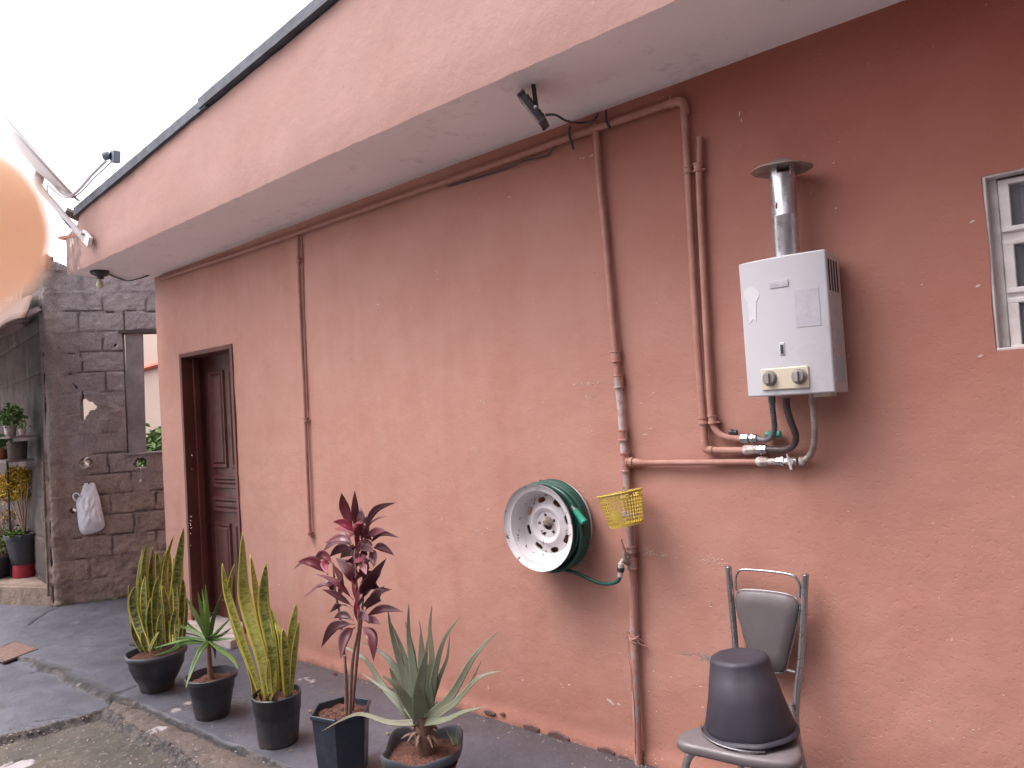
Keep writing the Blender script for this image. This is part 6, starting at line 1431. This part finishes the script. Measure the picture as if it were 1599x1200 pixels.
mb = MB(); a, b = Vector((lb.x, -.12, SZ - .04)), Vector((rb_.x, -.12, SZ - .04)); mb.tube([a, b], .009, 10); mb.build('cross_bar', M['chrome'], ch, smooth=True)
# bucket upside down on the seat
bq = PG(1172, 1141, SZ + .009); sq_ = depth(bq) / FPX; Rb = 68 * sq_; Hb = 116 * sq_
bkt = thing('bucket', bq, 'black plastic bucket turned upside down on the grey chair seat', 'bucket')
bt = bq + Vector((0, 0, 0)); ab = Vector((-.09, .0, 1)).normalized()
mb = MB(); Rt = 43 * sq_
prb = [(Rb - .004, .012), (Rb - .002, .03), (Rt + (Rb - Rt) * .55, Hb * .45), (Rt + (Rb - Rt) * .29, Hb * .735), (Rt + (Rb - Rt) * .285 - .0012, Hb * .74), (Rt + (Rb - Rt) * .09, Hb * .94), (Rt + .001, Hb * .975), (Rt - .010, Hb * .997), (Rt - .022, Hb), (Rt - .03, Hb * .99), (.001, Hb * .985)]
mb.lathe(prb, bt, ab, 64, jit=.004); mb.build('body', M['bucket'], bkt, smooth=True, auto=60)
mb = MB(); mb.lathe([(Rb - .006, .002), (Rb + .008, .0), (Rb + .012, .004), (Rb + .010, .010), (Rb - .003, .014), (Rb - .006, .002)], bt, ab, 64, jit=.006); mb.build('rim', M['bucket'], bkt, smooth=True, auto=60)
mb = MB(); P_ = []
for k in range(13):
    a = math.radians(200 + k * 9); P_.append(bt + Vector((math.cos(a) * (Rb + .015), math.sin(a) * (Rb + .015), .004)))
mb.tube(P_, .0028, 6); mb.build('handle', M['chrome'], bkt, smooth=True)

# ================================================================== CARRIER BAG
yb_off = -.05
bagT = BW(138, 757, -.03)
bg_ = thing('carrier_bag', bagT, 'white plastic carrier bag hanging by one handle from a nail on the block wall', 'bag')
O_ = [(133, 753), (141, 756), (147, 752), (150, 760), (153, 770), (157, 778), (159, 795), (164, 815), (165, 823), (158, 829), (150, 832), (140, 835), (130, 836), (124, 830), (122, 815), (121, 800), (118, 780), (124, 777), (127, 770), (130, 760)]
n = len(O_); cO = (142, 797); v = []; rings_ = [1.0, .95, .85, .7, .55, .4, .25, .1]
rg = random.Random(3)
def bagp(x, y, dep, side): 
    b = max(0, (y - 765) / 70); return BW(x, y, -.035 - side * dep * (.02 + .06 * b))
for side in (1, -1):
    for rI, r_ in enumerate(rings_):
        for k, (x, y) in enumerate(O_):
            px_, py_ = cO[0] + (x - cO[0]) * r_, cO[1] + (y - cO[1]) * r_; wv_ = 1 + 1.1 * mn.noise(Vector((px_ * .22 + py_ * .05, py_ * .07, side * 3.0)))
            v.append(bagp(px_, py_, (1 - r_ ** 3) * wv_, side))
R5_ = len(rings_); f = []
for sI in range(2):
    b0_ = sI * R5_ * n
    for i in range(R5_ - 1):
        for k in range(n): f.append((b0_ + i * n + k, b0_ + i * n + (k + 1) % n, b0_ + (i + 1) * n + (k + 1) % n, b0_ + (i + 1) * n + k))
    f.append(tuple(b0_ + (R5_ - 1) * n + k for k in range(n)))
for k in range(n): f.append((k, (k + 1) % n, R5_ * n + (k + 1) % n, R5_ * n + k))
mb = MB(); mb.add(v, f); o = mb.build('bag_body', M['bag'], bg_, smooth=True, auto=80, sub=1)
mb = MB(); mb.tube([BW(128, 779, -.04), BW(122, 771, -.05), BW(116, 772, -.05), BW(115, 777, -.05), BW(119, 783, -.045)], .007, 8, 5); mb.build('handle', M['bag'], bg_, smooth=True)
mb = MB(); mb.tube([BW(137, 757, .02), BW(139, 756, -.05), BW(139, 754, -.06)], .005, 6); mb.tube([BW(129, 757, -.012), BW(146, 757, -.03)], .006, 6)
tag(mb.build('nail', M['drain'], None, smooth=True), 'rusty nail in the block wall holding the white carrier bag', 'nail')

# ================================================================== FINGERTIP IN FRONT OF THE LENS
def CS(x, y, z): return Vector(CAM) + CR * x + CU * y + CF * z      # camera right, up, forward (metres): the photographer's own finger
V_ = [(-.185, -.012, .040, .021), (-.225, -.025, .026, .021), (-.262, -.038, .014, .022), (-.33, -.062, -.005, .027),      # palm, wrist, forearm
      (-.155, .004, .048, .0115), (-.128, .013, .058, .0092), (-.094, .0158, .066, .0092), (-.064, .0154, .069, .0102), (-.0440, .0150, .070, .0104),     # index, reaching to the lens
      (-.153, -.010, .050, .0115), (-.130, -.010, .066, .0092), (-.108, -.012, .088, .0084), (-.112, -.018, .104, .0076),     # middle, curled
      (-.156, -.024, .046, .011), (-.138, -.028, .062, .0086), (-.122, -.031, .082, .0080), (-.128, -.035, .097, .0072),     # ring
      (-.162, -.036, .040, .0098), (-.150, -.042, .054, .0076), (-.138, -.047, .070, .0070), (-.143, -.049, .083, .0064),    # little
      (-.196, .010, .038, .013), (-.178, .030, .040, .0105), (-.152, .043, .046, .0095), (-.128, .047, .050, .0082)]          # thumb
E_ = [(0, 1), (1, 2), (2, 3), (0, 4), (4, 5), (5, 6), (6, 7), (7, 8), (0, 9), (9, 10), (10, 11), (11, 12), (0, 13), (13, 14), (14, 15), (15, 16), (1, 17), (17, 18), (18, 19), (19, 20), (1, 21), (21, 22), (22, 23), (23, 24)]
me = bpy.data.meshes.new('person'); me.from_pydata([tuple(CS(x, y, z)) for x, y, z, r_ in V_], E_, [])
fo_ = bpy.data.objects.new('person', me); COL.objects.link(fo_)
sk = fo_.modifiers.new('skin', 'SKIN'); sk.use_smooth_shade = True; sk.branch_smoothing = .6
for i, (x, y, z, r_) in enumerate(V_): sv = me.skin_vertices[0].data[i]; sv.radius = (r_, r_); sv.use_root = (i == 0)
sb2 = fo_.modifiers.new('sub', 'SUBSURF'); sb2.levels = sb2.render_levels = 3
dg = bpy.context.evaluated_depsgraph_get(); nm_ = bpy.data.meshes.new_from_object(fo_.evaluated_get(dg)); fo_.modifiers.clear(); fo_.data = nm_
nm_.materials.clear(); nm_.materials.append(M['skin'])
for p in nm_.polygons: p.use_smooth = True
tag(fo_, 'blurred fingertip poking in from the left edge right in front of the lens', 'person')
mb = MB(); n_ = 26; A0, A1 = CS(-.285, -.047, .007), CS(-.36, -.073, -.013); ax_ = (A1 - A0).normalized(); L_ = (A1 - A0).length
mb.lathe([(.030, 0), (.034, 0), (.035, .01), (.037, L_), (.0, L_ + .005)], A0, ax_, 28, jit=.002); mb.build('sleeve', pbr('grey_sleeve', (.14, .14, .17), (.10, .10, .13), .9, 30, .4, 300), fo_, smooth=True)
